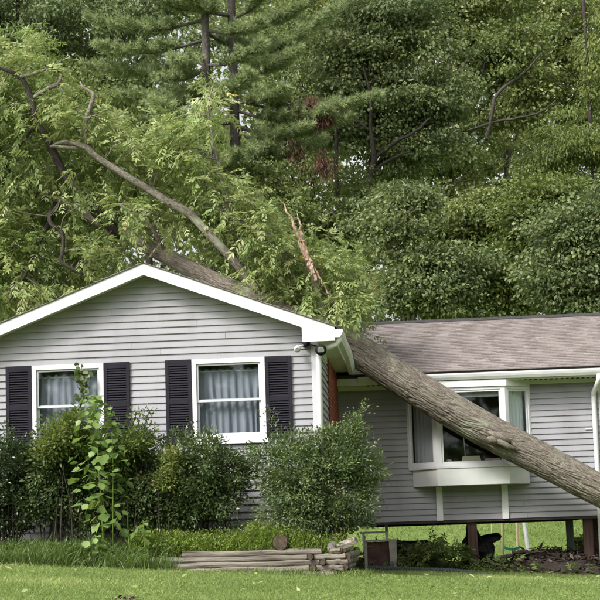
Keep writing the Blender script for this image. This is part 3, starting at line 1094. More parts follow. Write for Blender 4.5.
# two brackets-boards below the bay
for px in (439.5, 505.0):
    X = P(px, 502, Y2)[0]
    MB().box(X - .055, X + .055, Y2 - .055, Y2 - .02, MZ0 - .005, BZA - .002).build('support_board', M['white'], house, bevel=.004)

# inside the bay: blind, curtains, boxes on the shelf
zb_ = P(470, 396, BFY)[2]
bl = thing('window_blind', 'pale rolled blind at the top of the bay window centre pane', 'blind', ((BFX0 + BFX1) / 2, BFY + .14, zb_))
MB().box(BFX0 + .05, BFX1 - .05, BFY + .135, BFY + .14, zb_, BZ1 - .02).build('cloth', M['blind'], bl)
MB().tube([(BFX0 + .05, BFY + .1375, zb_), (BFX1 - .05, BFY + .1375, zb_)], .012, 8).build('bottom_bar', M['frame'], bl)
SHZ = BZ0 + .036


def bay_curtain(p, q, mat, label):
    p, q = np.array(p), np.array(q)
    d = q - p
    L = np.linalg.norm(d)
    nrm = np.array([-d[1], d[0]]) / L
    if nrm[1] < 0:
        nrm = -nrm
    nx_, nz_ = 60, 10
    v, f = [], []
    for j in range(nz_ + 1):
        for i in range(nx_ + 1):
            s = i / nx_
            o_ = .14 + .012 * math.sin(s * 40) + .006 * math.sin(s * 71 + 1)
            c = p + d * (.06 + .88 * s) + nrm * o_
            v.append((c[0], c[1], SHZ + .02 + (BZ1 - SHZ - .04) * j / nz_))
    for j in range(nz_):
        for i in range(nx_):
            k = j * (nx_ + 1) + i
            f.append((k, k + 1, k + nx_ + 2, k + nx_ + 1))
    c = thing('curtain', label, 'curtain', ((p[0] + q[0]) / 2, (p[1] + q[1]) / 2 + .12, SHZ + .01))
    MB().add(v, f).build('cloth', M[mat], c, True)
    return c


bay_curtain(plan[0], plan[1], 'curtain_shaded', 'curtain coloured grey as if in shade behind the left angled pane of the bay window')
bay_curtain(plan[2], plan[3], 'curtain_pale', 'pale green curtain behind the right angled pane of the bay window')
MB().prism_xy([(BX0 + .1, Y2 + .5), (BX0 + .1, Y2 - .02), (BFX0 + .02, BFY + .08), (BFX1 - .02, BFY + .08), (BX1 - .1, Y2 - .02), (BX1 - .1, Y2 + .5)], BZ0 - .01, SHZ).build('shelf', M['frame'], bay_o)


def small_box(px0, px1, py0, py1, Y, dep, mat, label, lid=True):
    a, b = P(px0, py1, Y), P(px1, py0, Y)
    t = thing('box', label, 'box', ((a[0] + b[0]) / 2, Y + dep / 2, SHZ))
    h = b[2] - SHZ - .002
    MB().box(a[0] + .008, b[0] - .008, Y + .008, Y + dep - .008, SHZ + .002, SHZ + .002 + h * .62).build('body', M[mat], t, bevel=.004)
    w = (b[0] - a[0])
    v = [(a[0], Y, SHZ + h * .5), (b[0], Y, SHZ + h * .5), (b[0], Y + dep, SHZ + h * .5), (a[0], Y + dep, SHZ + h * .5),
         (a[0] + w * .06, Y + .03, SHZ + h), (b[0] - w * .06, Y + .03, SHZ + h), (b[0] - w * .06, Y + dep - .03, SHZ + h), (a[0] + w * .06, Y + dep - .03, SHZ + h)]
    MB().add(v, [(3, 2, 1, 0), (4, 5, 6, 7), (0, 1, 5, 4), (1, 2, 6, 5), (2, 3, 7, 6), (3, 0, 4, 7)]).build('lid', M[mat], t, bevel=.003)
    return t


YS = BFY + .22
small_box(462, 481, 455.5, 465.5, YS, .2, 'cream', 'cream box with a lid on the bay window shelf')
small_box(485, 501, 457.5, 465, YS, .18, 'pink', 'dull pink box on the bay window shelf beside the cream one')
c0 = P(449, 462, YS)
bag = thing('paper_bag', 'small crumpled white bag on the bay shelf left of the boxes', 'bag', (c0[0], YS, SHZ))
bb = MB()
vv, ff = [], []
for j in range(6):
    for i in range(10):
        th = i / 10 * 2 * math.pi
        rr = (.10 - .012 * j) * (1 + .35 * (random.random() - .5))
        vv.append((c0[0] + rr * math.cos(th), YS + .7 * rr * math.sin(th), SHZ + .002 + j * .022 + (.02 * random.random() if j else 0)))
for j in range(5):
    for i in range(10):
        ff.append((j * 10 + i, j * 10 + (i + 1) % 10, (j + 1) * 10 + (i + 1) % 10, (j + 1) * 10 + i))
ff += [tuple(range(9, -1, -1)), tuple(range(50, 60))]
bb.add(vv, ff).build('paper', M['frame'], bag)
lampc = P(465.5, 456, YS + .3)
lp = thing('wire_stand', 'thin pale wire stand with a small shade inside the bay window', 'lamp', (lampc[0], YS + .3, SHZ))
tp = P(461.5, 432, YS + .3)
MB().tube([(lampc[0], YS + .3, SHZ + .01), (lampc[0] - .005, YS + .3, SHZ + .2), (tp[0] + .03, YS + .3, tp[2] - .03), tuple(tp)], .008, 6).build('stem', M['chrome'], lp)
MB().tube([tp + (0, 0, .02), tp + (0, 0, -.035)], [.02, .055], 10).build('shade', M['chrome'], lp)
MB().tube([(lampc[0], YS + .3, SHZ), (lampc[0], YS + .3, SHZ + .012)], .06, 12).build('base', M['chrome'], lp)

# posts that carry the raised main block
for (px, w, Y, mt, tilt) in ((473.5, .165, Y2 + .12, 'post', .006), (588.8, .16, Y2 + .12, 'post', .0), (596.0, .14, Y2 + .35, 'post', 0), (570.5, .14, Y2 + 4.6, 'steelpost', 0.0)):
    c = P(px, 545, Y)
    g = gz(c[0], Y) - .15
    mb = MB()
    v = []
    for z, ww in ((g, w * 1.06), (g + .5, w), (MZ0 - (.046 if Y < Y2 + .2 else .031), w)):
        v += [(c[0] - ww / 2 - tilt * z * 3, Y - ww / 2, z), (c[0] + ww / 2 - tilt * z * 3, Y - ww / 2, z), (c[0] + ww / 2 - tilt * z * 3, Y + ww / 2, z), (c[0] - ww / 2 - tilt * z * 3, Y + ww / 2, z)]
    f = [(3, 2, 1, 0), (8, 9, 10, 11)]
    for j in (0, 4):
        f += [(j + i, j + (i + 1) % 4, j + 4 + (i + 1) % 4, j + 4 + i) for i in range(4)]
    mb.add(v, f).build('post', M[mt], house, bevel=.008)

# ------------------------------------------------------------------ fallen tree
PXM = lambda Y: F_PX / Y          # photo pixels per metre at distance Y


def px_line(pts, Y, dY=0.0):
    """(px, py, r_px[, Y]) list -> 3D points and radii"""
    out, rr = [], []
    for q in pts:
        y_ = q[3] + DY if len(q) > 3 else Y
        out.append(P(q[0], q[1], y_))
        rr.append(q[2] / PXM(y_))
    return np.array(out), np.array(rr)


def smooth_path(pts, rad, n):
    """Catmull-Rom through the points"""
    pts, rad = np.asarray(pts, float), np.asarray(rad, float)
    m = len(pts)
    q = np.vstack([2 * pts[0] - pts[1], pts, 2 * pts[-1] - pts[-2]])
    r_ = np.concatenate([[rad[0]], rad, [rad[-1]]])
    t = np.linspace(0, m - 1 - 1e-6, n)
    i = t.astype(int)
    f = (t - i)[:, None]
    p0, p1, p2, p3 = q[i], q[i + 1], q[i + 2], q[i + 3]
    o = .5 * (2 * p1 + (p2 - p0) * f + (2 * p0 - 5 * p1 + 4 * p2 - p3) * f ** 2 + (3 * p1 - p0 - 3 * p2 + p3) * f ** 3)
    return o, r_[i + 1] * (1 - f[:, 0]) + r_[i + 2] * f[:, 0]


TY = 28.85
DY = TY - 26.7
trunk_px = [(768, 570, 25), (745, 560, 20), (690, 535, 17), (600, 490, 15.8), (545, 460.5, 16.3), (470, 421.5, 17.2), (400, 378, 17.0), (360, 352, 16.8), (335, 338, 15.8, 26.7), (280, 313, 13, 26.75),
            (215, 281.5, 9.6, 26.85), (165, 255.5, 8.2, 26.95), (122, 233.5, 7.2, 27.05), (92, 217, 6.4, 27.1), (60, 202, 5.8, 27.2), (20, 187, 5, 27.3), (-30, 168, 4.2, 27.4), (-90, 140, 3, 27.5)]
tp_, tr_ = px_line(trunk_px, TY)
base = tp_[0]
tree_f = thing('fallen_tree', 'large fallen tree with furrowed bark lying across the house roof', 'tree', (base[0], base[1], gz(base[0], base[1])))


def bark_trunk(name, pts, rad, nseg, nth, parent, mat, depth=.075):
    c, rr = smooth_path(pts, rad, nseg)
    d = unit(np.gradient(c, axis=0))
    u = unit(np.cross(d, np.array([0, 0, 1.0])))
    w = np.cross(u, d)
    s = np.concatenate([[0], np.cumsum(np.linalg.norm(np.diff(c, axis=0), axis=1))])
    th = np.linspace(0, 2 * np.pi, nth, endpoint=False)
    S, T = np.meshgrid(s, th, indexing='ij')
    RR = rr[:, None] * np.ones_like(T)
    arc = .33
    warp = (vnoise(np.stack([np.cos(T) * 2 + 4, np.sin(T) * 2 + 4, S * 1.6], -1)) - .5) * .5
    C_, S_ = np.cos(T + warp), np.sin(T + warp)

    def ridge(k, ks, o_, w_):
        nn = vnoise(np.stack([C_ * k + o_, S_ * k + o_, S * ks + o_], -1))
        return np.clip(1 - np.abs(nn - .5) / w_, 0, 1)
    f1 = ridge(8.0, 1.9, 12.3, .10)                         # long interlaced furrows
    f2 = ridge(14.0, 3.6, 33.7, .10)
    fine = vnoise(np.stack([C_ * 26 + 30, S_ * 26 + 30, S * 22], -1)) - .5
    big = vnoise(np.stack([np.cos(T) * .9 + 2, np.sin(T) * .9 + 2, S * .55 + 5], -1)) - .5
    furrow = np.maximum(f1, f2 * .6)
    disp = -depth * furrow + .016 * fine + .13 * big
    RR = RR * (1 + disp)
    # a swollen knot and a scar on the side seen from the front
    for (ks, kt, amp, ws, wt) in ((s[-1] * 0, 0, 0, 1, 1),):
        RR = RR + amp * np.exp(-((S - ks) / ws) ** 2 - ((T - kt) / wt) ** 2)
    V = c[:, None, :] + RR[..., None] * (np.cos(T)[..., None] * u[:, None, :] + np.sin(T)[..., None] * w[:, None, :])
    bk = np.stack([np.cos(T) * RR * 6, np.sin(T) * RR * 6, S * 6], -1)
    n0, n1 = V.shape[:2]
    I = np.arange(n0 * n1).reshape(n0, n1)
    A, B = I[:-1], I[1:]
    A2, B2 = np.roll(A, -1, 1), np.roll(B, -1, 1)
    tris = np.concatenate([np.stack([A, A2, B2], -1).reshape(-1, 3), np.stack([A, B2, B], -1).reshape(-1, 3)])
    o = tri_mesh(name, V.reshape(-1, 3), tris, furrow.reshape(-1), mat, parent)
    at = o.data.attributes.new('bk', 'FLOAT_VECTOR', 'POINT')
    at.data.foreach_set('vector', bk.astype(np.float32).ravel())
    o.data.polygons.foreach_set('use_smooth', [True] * len(o.data.polygons))
    return o, c, rr


trunk_o, tc_, trr = bark_trunk('trunk', tp_, tr_, 850, 180, tree_f, M['bark'], .115)
# a healed branch scar with rolled bark lips on the trunk
kc = P(499, 441, TY - .335)
for (dx_, dz_, L_, r_) in ((0, .07, .34, .055), (.04, -.04, .40, .05), (-.10, .02, .16, .06)):
    pts = [kc + (dx_ - L_ / 2, .05, dz_ + L_ * .22), kc + (dx_ - L_ * .1, -.015, dz_ + L_ * .08), kc + (dx_ + L_ * .25, -.01, dz_ - L_ * .12), kc + (dx_ + L_ * .55, .05, dz_ - L_ * .26)]
    p_, q_ = smooth_path(pts, [r_ * .5, r_, r_ * .9, r_ * .4], 12)
    MB().tube(p_, q_, 10, True, .2, 3 + dx_).build('bark_scar', M['bark'], tree_f, True)
# torn root plate off to the right, and roots
for k in range(11):
    a = k / 11 * 2 * math.pi + .3
    d0 = np.array([.35, math.cos(a), math.sin(a)])
    b0 = base + np.array([.0, 0, .1])
    pts = [b0 + d0 * .1, b0 + d0 * np.array([.3, .5, .5]), b0 + d0 * np.array([.9, .95, .95]) + rng.normal(size=3) * .06, b0 + d0 * np.array([1.5, 1.35, 1.3]) + rng.normal(size=3) * .12]
    p_, q_ = smooth_path(pts, [.16, .11, .06, .02], 10)
    MB().tube(p_, q_, 7, True, .2, k).build('root', M['dark_bark'], tree_f, True)

limbs = {
    'A': [(122, 236, 6, 27.05), (98, 214, 5.4, 26.9), (80, 193, 4.8, 26.75), (66, 177, 4.5, 26.7), (55, 155, 4.2, 26.6), (45, 135, 3.9, 26.5), (36, 121, 3.5, 26.5), (31, 96, 2.8, 26.5), (20, 77, 2.3, 26.5), (0, 68, 1.8, 26.5), (-25, 60, 1.2, 26.5)],
    'A2': [(20, 77, 2.0, 26.5), (33, 74, 1.8, 26.4), (46, 69, 1.2, 26.4)],
    'A3': [(34, 97, 2.0, 26.5), (47, 89, 2.2, 26.4), (58, 84, 2.2, 26.4), (61, 76, 1.4, 26.4)],
    'B': [(290, 320, 5, 26.8), (262, 296, 4.8, 26.8), (235, 262, 4.6, 26.6), (210, 235, 4.4, 26.5), (190, 214, 4.2, 26.45), (170, 203, 4.2, 26.4), (150, 190, 4, 26.4), (120, 172, 3.7, 26.4), (97, 157, 3.4, 26.4), (85, 147, 3.1, 26.4), (64, 142, 2.2, 26.4), (50, 147, 1.2, 26.4)],
    'B2': [(86, 148, 2.8, 26.5), (85, 125, 2.5, 26.5), (91, 105, 2.2, 26.5), (93, 94, 1.9, 26.5), (84, 88, 1.5, 26.5), (80, 82, 1.0, 26.5)],
    'B3': [(85, 147, 2.8, 26.5), (70, 148, 2.2, 26.4), (52, 146, 1.6, 26.3)],
    'C': [(57, 204, 3.0, 27.2), (50, 214, 2.4, 26.5), (51, 224, 2.2, 26.3), (62, 233, 2.2, 26.3), (63, 250, 1.9, 26.3), (62, 262, 1.7, 26.3), (83, 274, 1.2, 26.3)],
    'D': [(305, 330, 4.0, 26.75), (285, 285, 3.4, 27.0), (268, 240, 2.4, 26.7), (245, 226, 2.0, 26.6), (222, 211, 1.5, 26.5), (205, 200, 1.0, 26.5)],
    'E': [(38, 122, 2.2, 26.5), (25, 138, 1.8, 26.4), (16, 150, 1.5, 26.4)],
    'F': [(235, 262, 3, 27.1), (228, 215, 2.4, 26.8), (215, 150, 1.8, 26.7), (208, 110, 1.3, 26.6), (213, 86, .9, 26.6)],
    'G': [(330, 341, 4, 26.7), (318, 290, 4.2, 26.6), (305, 255, 3.6, 26.4)],
    'H': [(165, 257, 3, 26.95), (150, 225, 2.2, 26.6), (120, 205, 1.4, 26.4)],
    'I': [(60, 203, 3, 27.2), (40, 240, 2.2, 26.6), (25, 275, 1.5, 26.2), (10, 300, 1.0, 26.0)],
    'J': [(20, 187, 3, 27.3), (0, 150, 2.3, 27.0), (-8, 110, 1.5, 26.8)],
}
limb_pts = [tc_[320:]]
for k, pts in limbs.items():
    p_, r_ = px_line(pts, TY)
    p_, r_ = smooth_path(p_, r_, max(14, len(pts) * 5))
    MB().tube(p_, r_, 9, True, .12, len(k)).build('limb', M['dark_bark' if k in 'AIJCE' else 'limb'], tree_f, True)
    limb_pts.append(p_)
limb_pts = np.concatenate(limb_pts)

# splintered stub of the limb that snapped off
for (pts, w, fl) in (([(316, 280, 3.0), (310, 264, 3.6), (303, 248, 3.4), (293, 222, 2.3), (279, 197, .4)], 1, .5),
                     ([(314, 272, 2.0), (308, 256, 2.6), (303, 238, 2.2), (299, 222, 1.3), (296, 210, .3)], 1, .45),
                     ([(330, 297, .8), (325, 288, 1.2), (318, 274, 1.2), (309, 256, .4)], 1, .6)):
    p_, r_ = px_line(pts, 26.1 + DY)
    p_[:, 1] += rng.normal() * .03
    p_, r_ = smooth_path(p_, r_, 26)
    p_ += rng.normal(size=p_.shape) * .012
    MB().tube(p_, r_ * .62, 7, True, .5, w).build('splinter', M['pale_wood'], tree_f)

# foliage: sprays of compound leaves through the crown, hung on twigs that run back to the limbs
blobs = [(15, 52, 34, 26), (45, 92, 38, 28), (12, 130, 38, 40), (80, 128, 36, 26), (120, 140, 32, 26), (50, 178, 50, 34), (8, 222, 40, 45), (90, 200, 40, 30), (150, 168, 34, 28),
         (175, 138, 24, 24), (203, 118, 20, 20), (213, 90, 9, 12), (195, 168, 28, 24), (190, 212, 34, 24), (225, 198, 24, 26), (240, 232, 34, 28), (130, 214, 30, 20), (60, 240, 50, 34),
         (18, 280, 40, 34), (95, 252, 34, 18), (268, 212, 16, 22), (268, 252, 34, 26), (248, 282, 34, 18), (298, 272, 28, 26), (318, 300, 28, 20), (333, 268, 20, 22), (344, 300, 17, 20),
         (338, 324, 18, 12), (298, 306, 28, 12), (322, 244, 12, 10), (352, 285, 14, 24), (354, 312, 11, 18), (338, 290, 20, 24), (-25, 90, 40, 60), (-30, 200, 40, 90), (-20, 300, 40, 30), (60, 290, 40, 14), (270, 300, 30, 12)]
area = np.array([b[2] * b[3] for b in blobs], float)
NC = 2050
pick = rng.choice(len(blobs), NC, p=area / area.sum())
bb_ = np.array(blobs, float)[pick]
rr_ = rdir(NC) * np.cbrt(rng.random((NC, 1))) ** .8
Yc = 27.15 + DY + rr_[:, 1] * 1.25
cl = np.array([P(b[0] + r[0] * b[2], b[1] + r[2] * b[3], y) for b, r, y in zip(bb_, rr_, Yc)])
cl = cl[(cl[:, 2] > wing_roof_z(cl[:, 0]) + .10) | (cl[:, 0] > EX + .05)]
cl = cl[~((cl[:, 0] > EX - .05) & (cl[:, 2] < zr + .05))]
bare = []
for k in ('A', 'B', 'A3', 'B2', 'C'):
    bare.append(smooth_path(*px_line(limbs[k], TY), 60)[0][(10 if k == 'B' else 0):])
bare.append(smooth_path(*px_line(trunk_px[9:15], TY), 60)[0])
bare = np.concatenate(bare)
keepc = []
for q in cl:
    dd = np.hypot(bare[:, 0] - q[0], bare[:, 2] - q[2])
    keepc.append(not np.any((dd < .23) & (q[1] < bare[:, 1] + .2)) or rng.random() < .16)
cl = cl[np.array(keepc)]
NCl = len(cl)
tw = MB()
near_d = np.zeros((NCl, 3))
for i in range(NCl):
    dd = np.linalg.norm(limb_pts - cl[i], axis=1)
    j = int(np.argmin(dd))
    a = limb_pts[j]
    near_d[i] = cl[i] - a
    if i % 4 == 0 and .1 < dd[j] < .8:
        m_ = (a + cl[i]) / 2 + np.array([0, 0, .08]) + rng.normal(size=3) * .06
        p_, r_ = smooth_path([a, m_, cl[i]], [.012, .009, .005], 6)
        tw.tube(p_, r_, 4, False)
o = tw.build('twigs', M['limb'], tree_f)
o['kind'] = 'stuff'
K = 6
pos = np.repeat(cl, K, 0) + rng.normal(size=(NCl * K, 3)) * .10
outd = unit(np.repeat(near_d, K, 0)) * .7 + rdir(NCl * K) * 1.0 + np.array([0, 0, -.05])
Ls = rng.uniform(.20, .36, NCl * K)
tone = np.clip(np.repeat(rng.normal(.56, .19, NCl), K) + rng.normal(0, .10, NCl * K), 0, .95)
tone[rng.random(len(tone)) < .005] = 1.0
ok = (pos[:, 2] > wing_roof_z(pos[:, 0]) + .05) | (pos[:, 0] > EX + .05)
pos, outd, Ls, tone = pos[ok], outd[ok], Ls[ok], tone[ok]
tri_mesh('foliage', *pinnate(pos, outd, Ls, tone, 4, .34, .36, .38), M['l_fallen'], tree_f)['kind'] = 'stuff'
# the leaves nearest the viewer, each one by itself
leaf_mes = []
for k in range(6):
    v_, t_, r_ = pinnate(np.zeros((1, 3)), np.array([[1.0, 0, .05]]), [.36], np.array([.45 + .09 * k]), 4, .34, .36, .32 + .05 * k)
    e = tri_mesh('leaf', v_, t_, r_, M['l_fallen'], None)
    leaf_mes.append(e.data)
    bpy.data.objects.remove(e)
order = np.array([i for i in np.argsort(pos[:, 1])[:1800] if not np.any(np.hypot(bare[:, 0] - pos[i, 0], bare[:, 2] - pos[i, 2]) < .2)])
front = order[:900]
front = rng.choice(front, 300, replace=False)
for i in front:
    e = link('leaf', leaf_mes[random.randrange(6)], tree_f)
    q = pos[i] + np.array([0, -.12, .03])
    e.location = Vector(q) - wloc(tree_f)
    d_ = unit(outd[i])
    e.rotation_euler = (random.uniform(-.4, .4), -math.asin(max(-1, min(1, d_[2]))) * .6, math.atan2(d_[1], d_[0]))
    sc1 = random.uniform(.8, 1.15)
    e.scale = (sc1, sc1, sc1)


# ------------------------------------------------------------------ trees behind the house
def crown_clumps(center, radii, n, flat=.45, size=(.5, 1.0)):
    """clump centres through an uneven ellipsoid, more of them towards its outside"""
    u = rdir(n)
    rad = .2 + 1.1 * rng.random((n, 1)) ** .75
    lump = .45 + 1.1 * vnoise(u * 2.4 + rng.random(3) * 20)[:, None]
    c = np.asarray(center) + u * rad * lump * np.asarray(radii)
    return c, rng.uniform(size[0], size[1], n)


def clump_leaves(c, s, center, per, L, tone_mu, tone_sd=.16, flat=.38, droop=.25, lw=.75):
    n = len(c)
    k = np.repeat(np.arange(n), per)
    u = rdir(len(k)) * (np.cbrt(rng.random((len(k), 1))))
    off = u * s[k][:, None] * np.array([1, 1, flat])
    pos_ = c[k] + off
    outw = unit(c - np.asarray(center))[k]
    nrm = unit(np.array([0, 0, .55]) + outw * .3 + rdir(len(k)) * .9)
    d_ = unit(off * .8 + outw * .35 + rdir(len(k)) * .6 + np.array([0, 0, -droop]))
    ln = rng.uniform(.7, 1.2, len(k)) * L
    tn = np.clip(rng.normal(tone_mu, tone_sd * 1.25, n)[k] + rng.normal(0, .12, len(k)), 0, 1)
    return leaves(pos_, d_, nrm, ln, ln * lw, tn, .15, .1)


def broadleaf(px, Y, H, crown, mat, label, nclump, per, L, trunk_r=.16, lean=0.0, fork=None, tone_mu=.45, bark='dark_bark', group='broadleaf trees in the wood behind the house', name='broadleaf_tree',
              limbs_n=9, droop=.25, lw=.75, cs=(.4, .95), show=()):
    """crown: list of ellipsoids in photo pixels (px, py, rx, ry) at distance Y (+dy)"""
    X = P(px, 300, Y)[0]
    g = gz(X, Y)
    t = thing(name, label, 'tree', (X, Y, g), group)
    path = [(X, Y, g - .2), (X + lean * .15, Y, g + H * .2), (X + lean * .5, Y, g + H * .5), (X + lean, Y + .3, g + H * .95)]
    if fork is not None:
        path = [np.array(P(a, b, Y)) for a, b in fork]
        path = [np.array((path[0][0] - .1, Y, g - .2))] + path
    p_, r_ = smooth_path(path, np.linspace(trunk_r, trunk_r * .3, len(path)), 22)
    MB().tube(p_, r_, 9, True, .1, px).build('trunk', M[bark], t, True)
    parts = []
    cents = []
    tot = sum(c[2] * c[3] for c in crown)
    for c in crown:
        Yc_ = Y + (c[4] if len(c) > 4 else 0)
        cc = P(c[0], c[1], Yc_)
        rd = np.array([c[2], (c[2] + c[3]) * .38, c[3]]) / PXM(Yc_)
        n = max(3, int(nclump * (3.7 if Y < 54 else 2.7) * c[2] * c[3] / tot))
        q, s = crown_clumps(cc, rd, n, size=cs)
        q[:, 2] = np.maximum(q[:, 2], g + .3)
        gap = vnoise(q * .8 + px) > (.42 if Y < 54 else .34)
        q, s = q[gap], s[gap]
        parts.append(clump_leaves(q, s, cc, int(per * .84), L * .74, tone_mu, droop=droop, lw=lw, flat=.27 if Y < 54 else .36))
        cents.append(q)
    cents = np.concatenate(cents)
    for q in cents[rng.choice(len(cents), min(limbs_n, len(cents)), replace=False)]:
        low = p_[(p_[:, 2] < q[2] - .3)]
        if len(low) < 4:
            continue
        j = min(len(low) - 1, max(3, len(low) - 3 - random.randrange(3)))
        a = low[j]
        m_ = a * .5 + q * .5 + np.array([0, 0, .35]) + rng.normal(size=3) * .2
        s_, rr2 = smooth_path([a, m_, q], [r_[j] * .55, r_[j] * .32, .02], 9)
        MB().tube(s_, rr2, 6, False, .1, 1).build('limb', M[bark], t, True)
    bare_l = []
    for pl_ in show:
        a_, b_ = px_line([(q[0], q[1], q[2]) for q in pl_], Y - .9)
        a_, b_ = smooth_path(a_, b_, 30)
        a_ += np.cumsum(rng.normal(size=a_.shape) * .012, 0)
        MB().tube(a_, b_, 8, True, .12, pl_[0][0]).build('limb', M[bark], t, True)
        bare_l.append(a_[8:])
    v_, t_, r_ = join(parts)
    if bare_l:
        bl = np.concatenate(bare_l)
        c4 = v_.reshape(-1, 4, 3)[:, 0]
        hide = np.zeros(len(c4), bool)
        for q in bl:
            hide |= (np.hypot(c4[:, 0] - q[0], c4[:, 2] - q[2]) < .16) & (c4[:, 1] < q[1] + .1)
        hide &= rng.random(len(c4)) < .93
        v_, r_ = c4_ = v_.reshape(-1, 4, 3)[~hide].reshape(-1, 3), r_.reshape(-1, 4)[~hide].ravel()
        k = np.arange(len(v_) // 4)[:, None] * 4
        t_ = np.concatenate([k + [0, 1, 2], k + [0, 2, 3]], 1).reshape(-1, 3)
    tri_mesh('crown', v_, t_, r_, mat, t)
    return t


# tall trees, far row
broadleaf(20, 64, 22, [(10, 20, 70, 60), (20, 110, 60, 60), (70, 30, 40, 50)], M['l_wood2'], 'dark broadleaf tree filling the upper left corner behind the fallen crown', 120, 130, .19, .2, tone_mu=.3)
broadleaf(150, 66, 24, [(150, 0, 80, 50), (130, 90, 70, 60), (170, 170, 60, 50), (90, 170, 60, 60)], M['l_wood2'], 'dim broadleaf tree showing in gaps behind the pine trees', 130, 120, .2, .2, tone_mu=.36)
broadleaf(300, 62, 23, [(290, 40, 60, 60), (320, 120, 60, 55), (280, 190, 60, 50), (330, 10, 50, 40), (310, 250, 60, 40)], M['l_wood1'], 'mid green tree just right of the pines with dead brown sprays before it', 170, 130, .18, .14, .5)
broadleaf(362, 55, 20, [(345, 60, 40, 34), (400, 55, 48, 36), (370, 110, 48, 26), (430, 100, 40, 28), (335, 130, 34, 22), (410, 150, 46, 22), (390, 10, 60, 26)], M['l_wood2'],
          'maple with dark forked trunk standing behind the ridge of the main roof', 190, 130, .17, .20, fork=[(356, 250), (366, 205), (372, 165), (377, 130), (384, 60), (390, -20)], tone_mu=.5,
          show=([(360, 232, 3.4), (363, 205, 3.2), (370, 180, 3.0), (375, 157, 2.8), (371, 128, 2.0), (373, 100, 1.5), (366, 70, 1.0)], [(375, 156, 2.2), (392, 143, 1.8), (410, 134, 1.5), (428, 118, 1.0)], [(372, 172, 1.6), (392, 158, 1.3), (412, 150, .9)],
                [(371, 130, 1.3), (352, 112, 1.0), (338, 96, .7)], [(338, 195, 2.4), (338, 160, 2.2), (340, 130, 1.8), (344, 100, 1.2)]))
broadleaf(458, 60, 23, [(440, 30, 60, 44), (500, 45, 56, 44), (470, 100, 56, 34), (450, 160, 46, 30), (520, 100, 40, 34), (480, -20, 60, 26)], M['l_wood1'],
          'tall tree with straight grey trunk at centre right of the wood', 200, 130, .18, .2, .3, fork=[(448, 260), (450, 190), (455, 120), (462, 40), (466, -30)], tone_mu=.47, bark='pine_bark',
          show=([(446, 135, 2.6), (447, 108, 2.5), (450, 80, 2.2), (452, 52, 1.9), (449, 25, 1.3)], [(450, 82, 1.5), (462, 66, 1.2), (470, 48, .8)], [(486, 140, 2.2), (490, 116, 2.0), (493, 97, 1.8), (505, 82, 1.6), (522, 70, 1.2), (540, 52, .8)],
                [(470, 130, 1.4), (500, 122, 1.2), (530, 116, 1.0), (556, 104, .7)], [(425, 186, 1.0), (450, 182, 1.1), (478, 178, .8)], [(430, 70, 1.2), (415, 55, 1.0), (398, 48, .7)]))
broadleaf(520, 66, 24, [(540, 20, 60, 50), (590, 40, 50, 60), (560, 100, 60, 40), (500, 10, 50, 40), (520, 160, 60, 40)], M['l_wood1'], 'broad tree with pale limbs at the upper right of the wood', 160, 130, .2, .2, -.6, tone_mu=.55, bark='pine_bark')
broadleaf(600, 58, 21, [(612, 40, 24, 36), (606, 95, 26, 30), (578, 150, 38, 30), (612, 170, 36, 40), (548, 165, 22, 18), (602, 215, 34, 24)], M['l_wood3'], 'lime green drooping tree at the right edge of the wood', 170, 130, .19, .16, tone_mu=.5, droop=.8, lw=.4)
# understorey, near row
broadleaf(345, 52, 9, [(335, 210, 34, 34), (350, 260, 34, 26), (325, 300, 30, 26), (370, 230, 22, 30)], M['l_wood1'], 'small understorey tree rising behind the tip of the splintered limb', 90, 140, .14, .07, .2, tone_mu=.36)
broadleaf(405, 47, 8, [(400, 230, 36, 28), (430, 270, 40, 28), (385, 290, 34, 26), (440, 300, 40, 18), (410, 195, 24, 20)], M['l_wood2'], 'rounded leafy understorey tree above the left of the main roof', 130, 140, .15, .08, tone_mu=.55)
broadleaf(470, 50, 10, [(470, 210, 36, 30), (490, 250, 36, 30), (460, 180, 24, 20), (480, 300, 40, 18), (450, 240, 26, 24)], M['l_wood1'], 'understorey tree above the middle of the main roof', 120, 140, .15, .08, .3, tone_mu=.45)
broadleaf(520, 48, 9, [(515, 265, 32, 30), (530, 220, 34, 28), (505, 300, 30, 20), (545, 195, 26, 22)], M['l_wood3'], 'yellow green sapling tree above the bay window ridge', 80, 140, .15, .07, .2, tone_mu=.3)
broadleaf(575, 46, 9, [(575, 240, 36, 30), (560, 285, 34, 26), (600, 280, 34, 34), (610, 225, 30, 34), (590, 305, 36, 14)], M['l_wood2'], 'dense low tree above the right end of the main roof', 120, 140, .15, .08, -.2, tone_mu=.42)
broadleaf(250, 50, 9, [(250, 200, 34, 30), (285, 235, 34, 34), (240, 240, 40, 30), (215, 185, 20, 20), (190, 190, 30, 26)], M['l_wood1'], 'understorey tree below the two pines behind the fallen crown', 110, 130, .15, .07, tone_mu=.45)
broadleaf(70, 52, 10, [(40, 190, 60, 50), (110, 190, 60, 44), (60, 110, 50, 40), (130, 130, 36, 30)], M['l_wood1'], 'understorey tree mostly hidden behind the fallen crown on the left', 100, 110, .18, .09, tone_mu=.4)

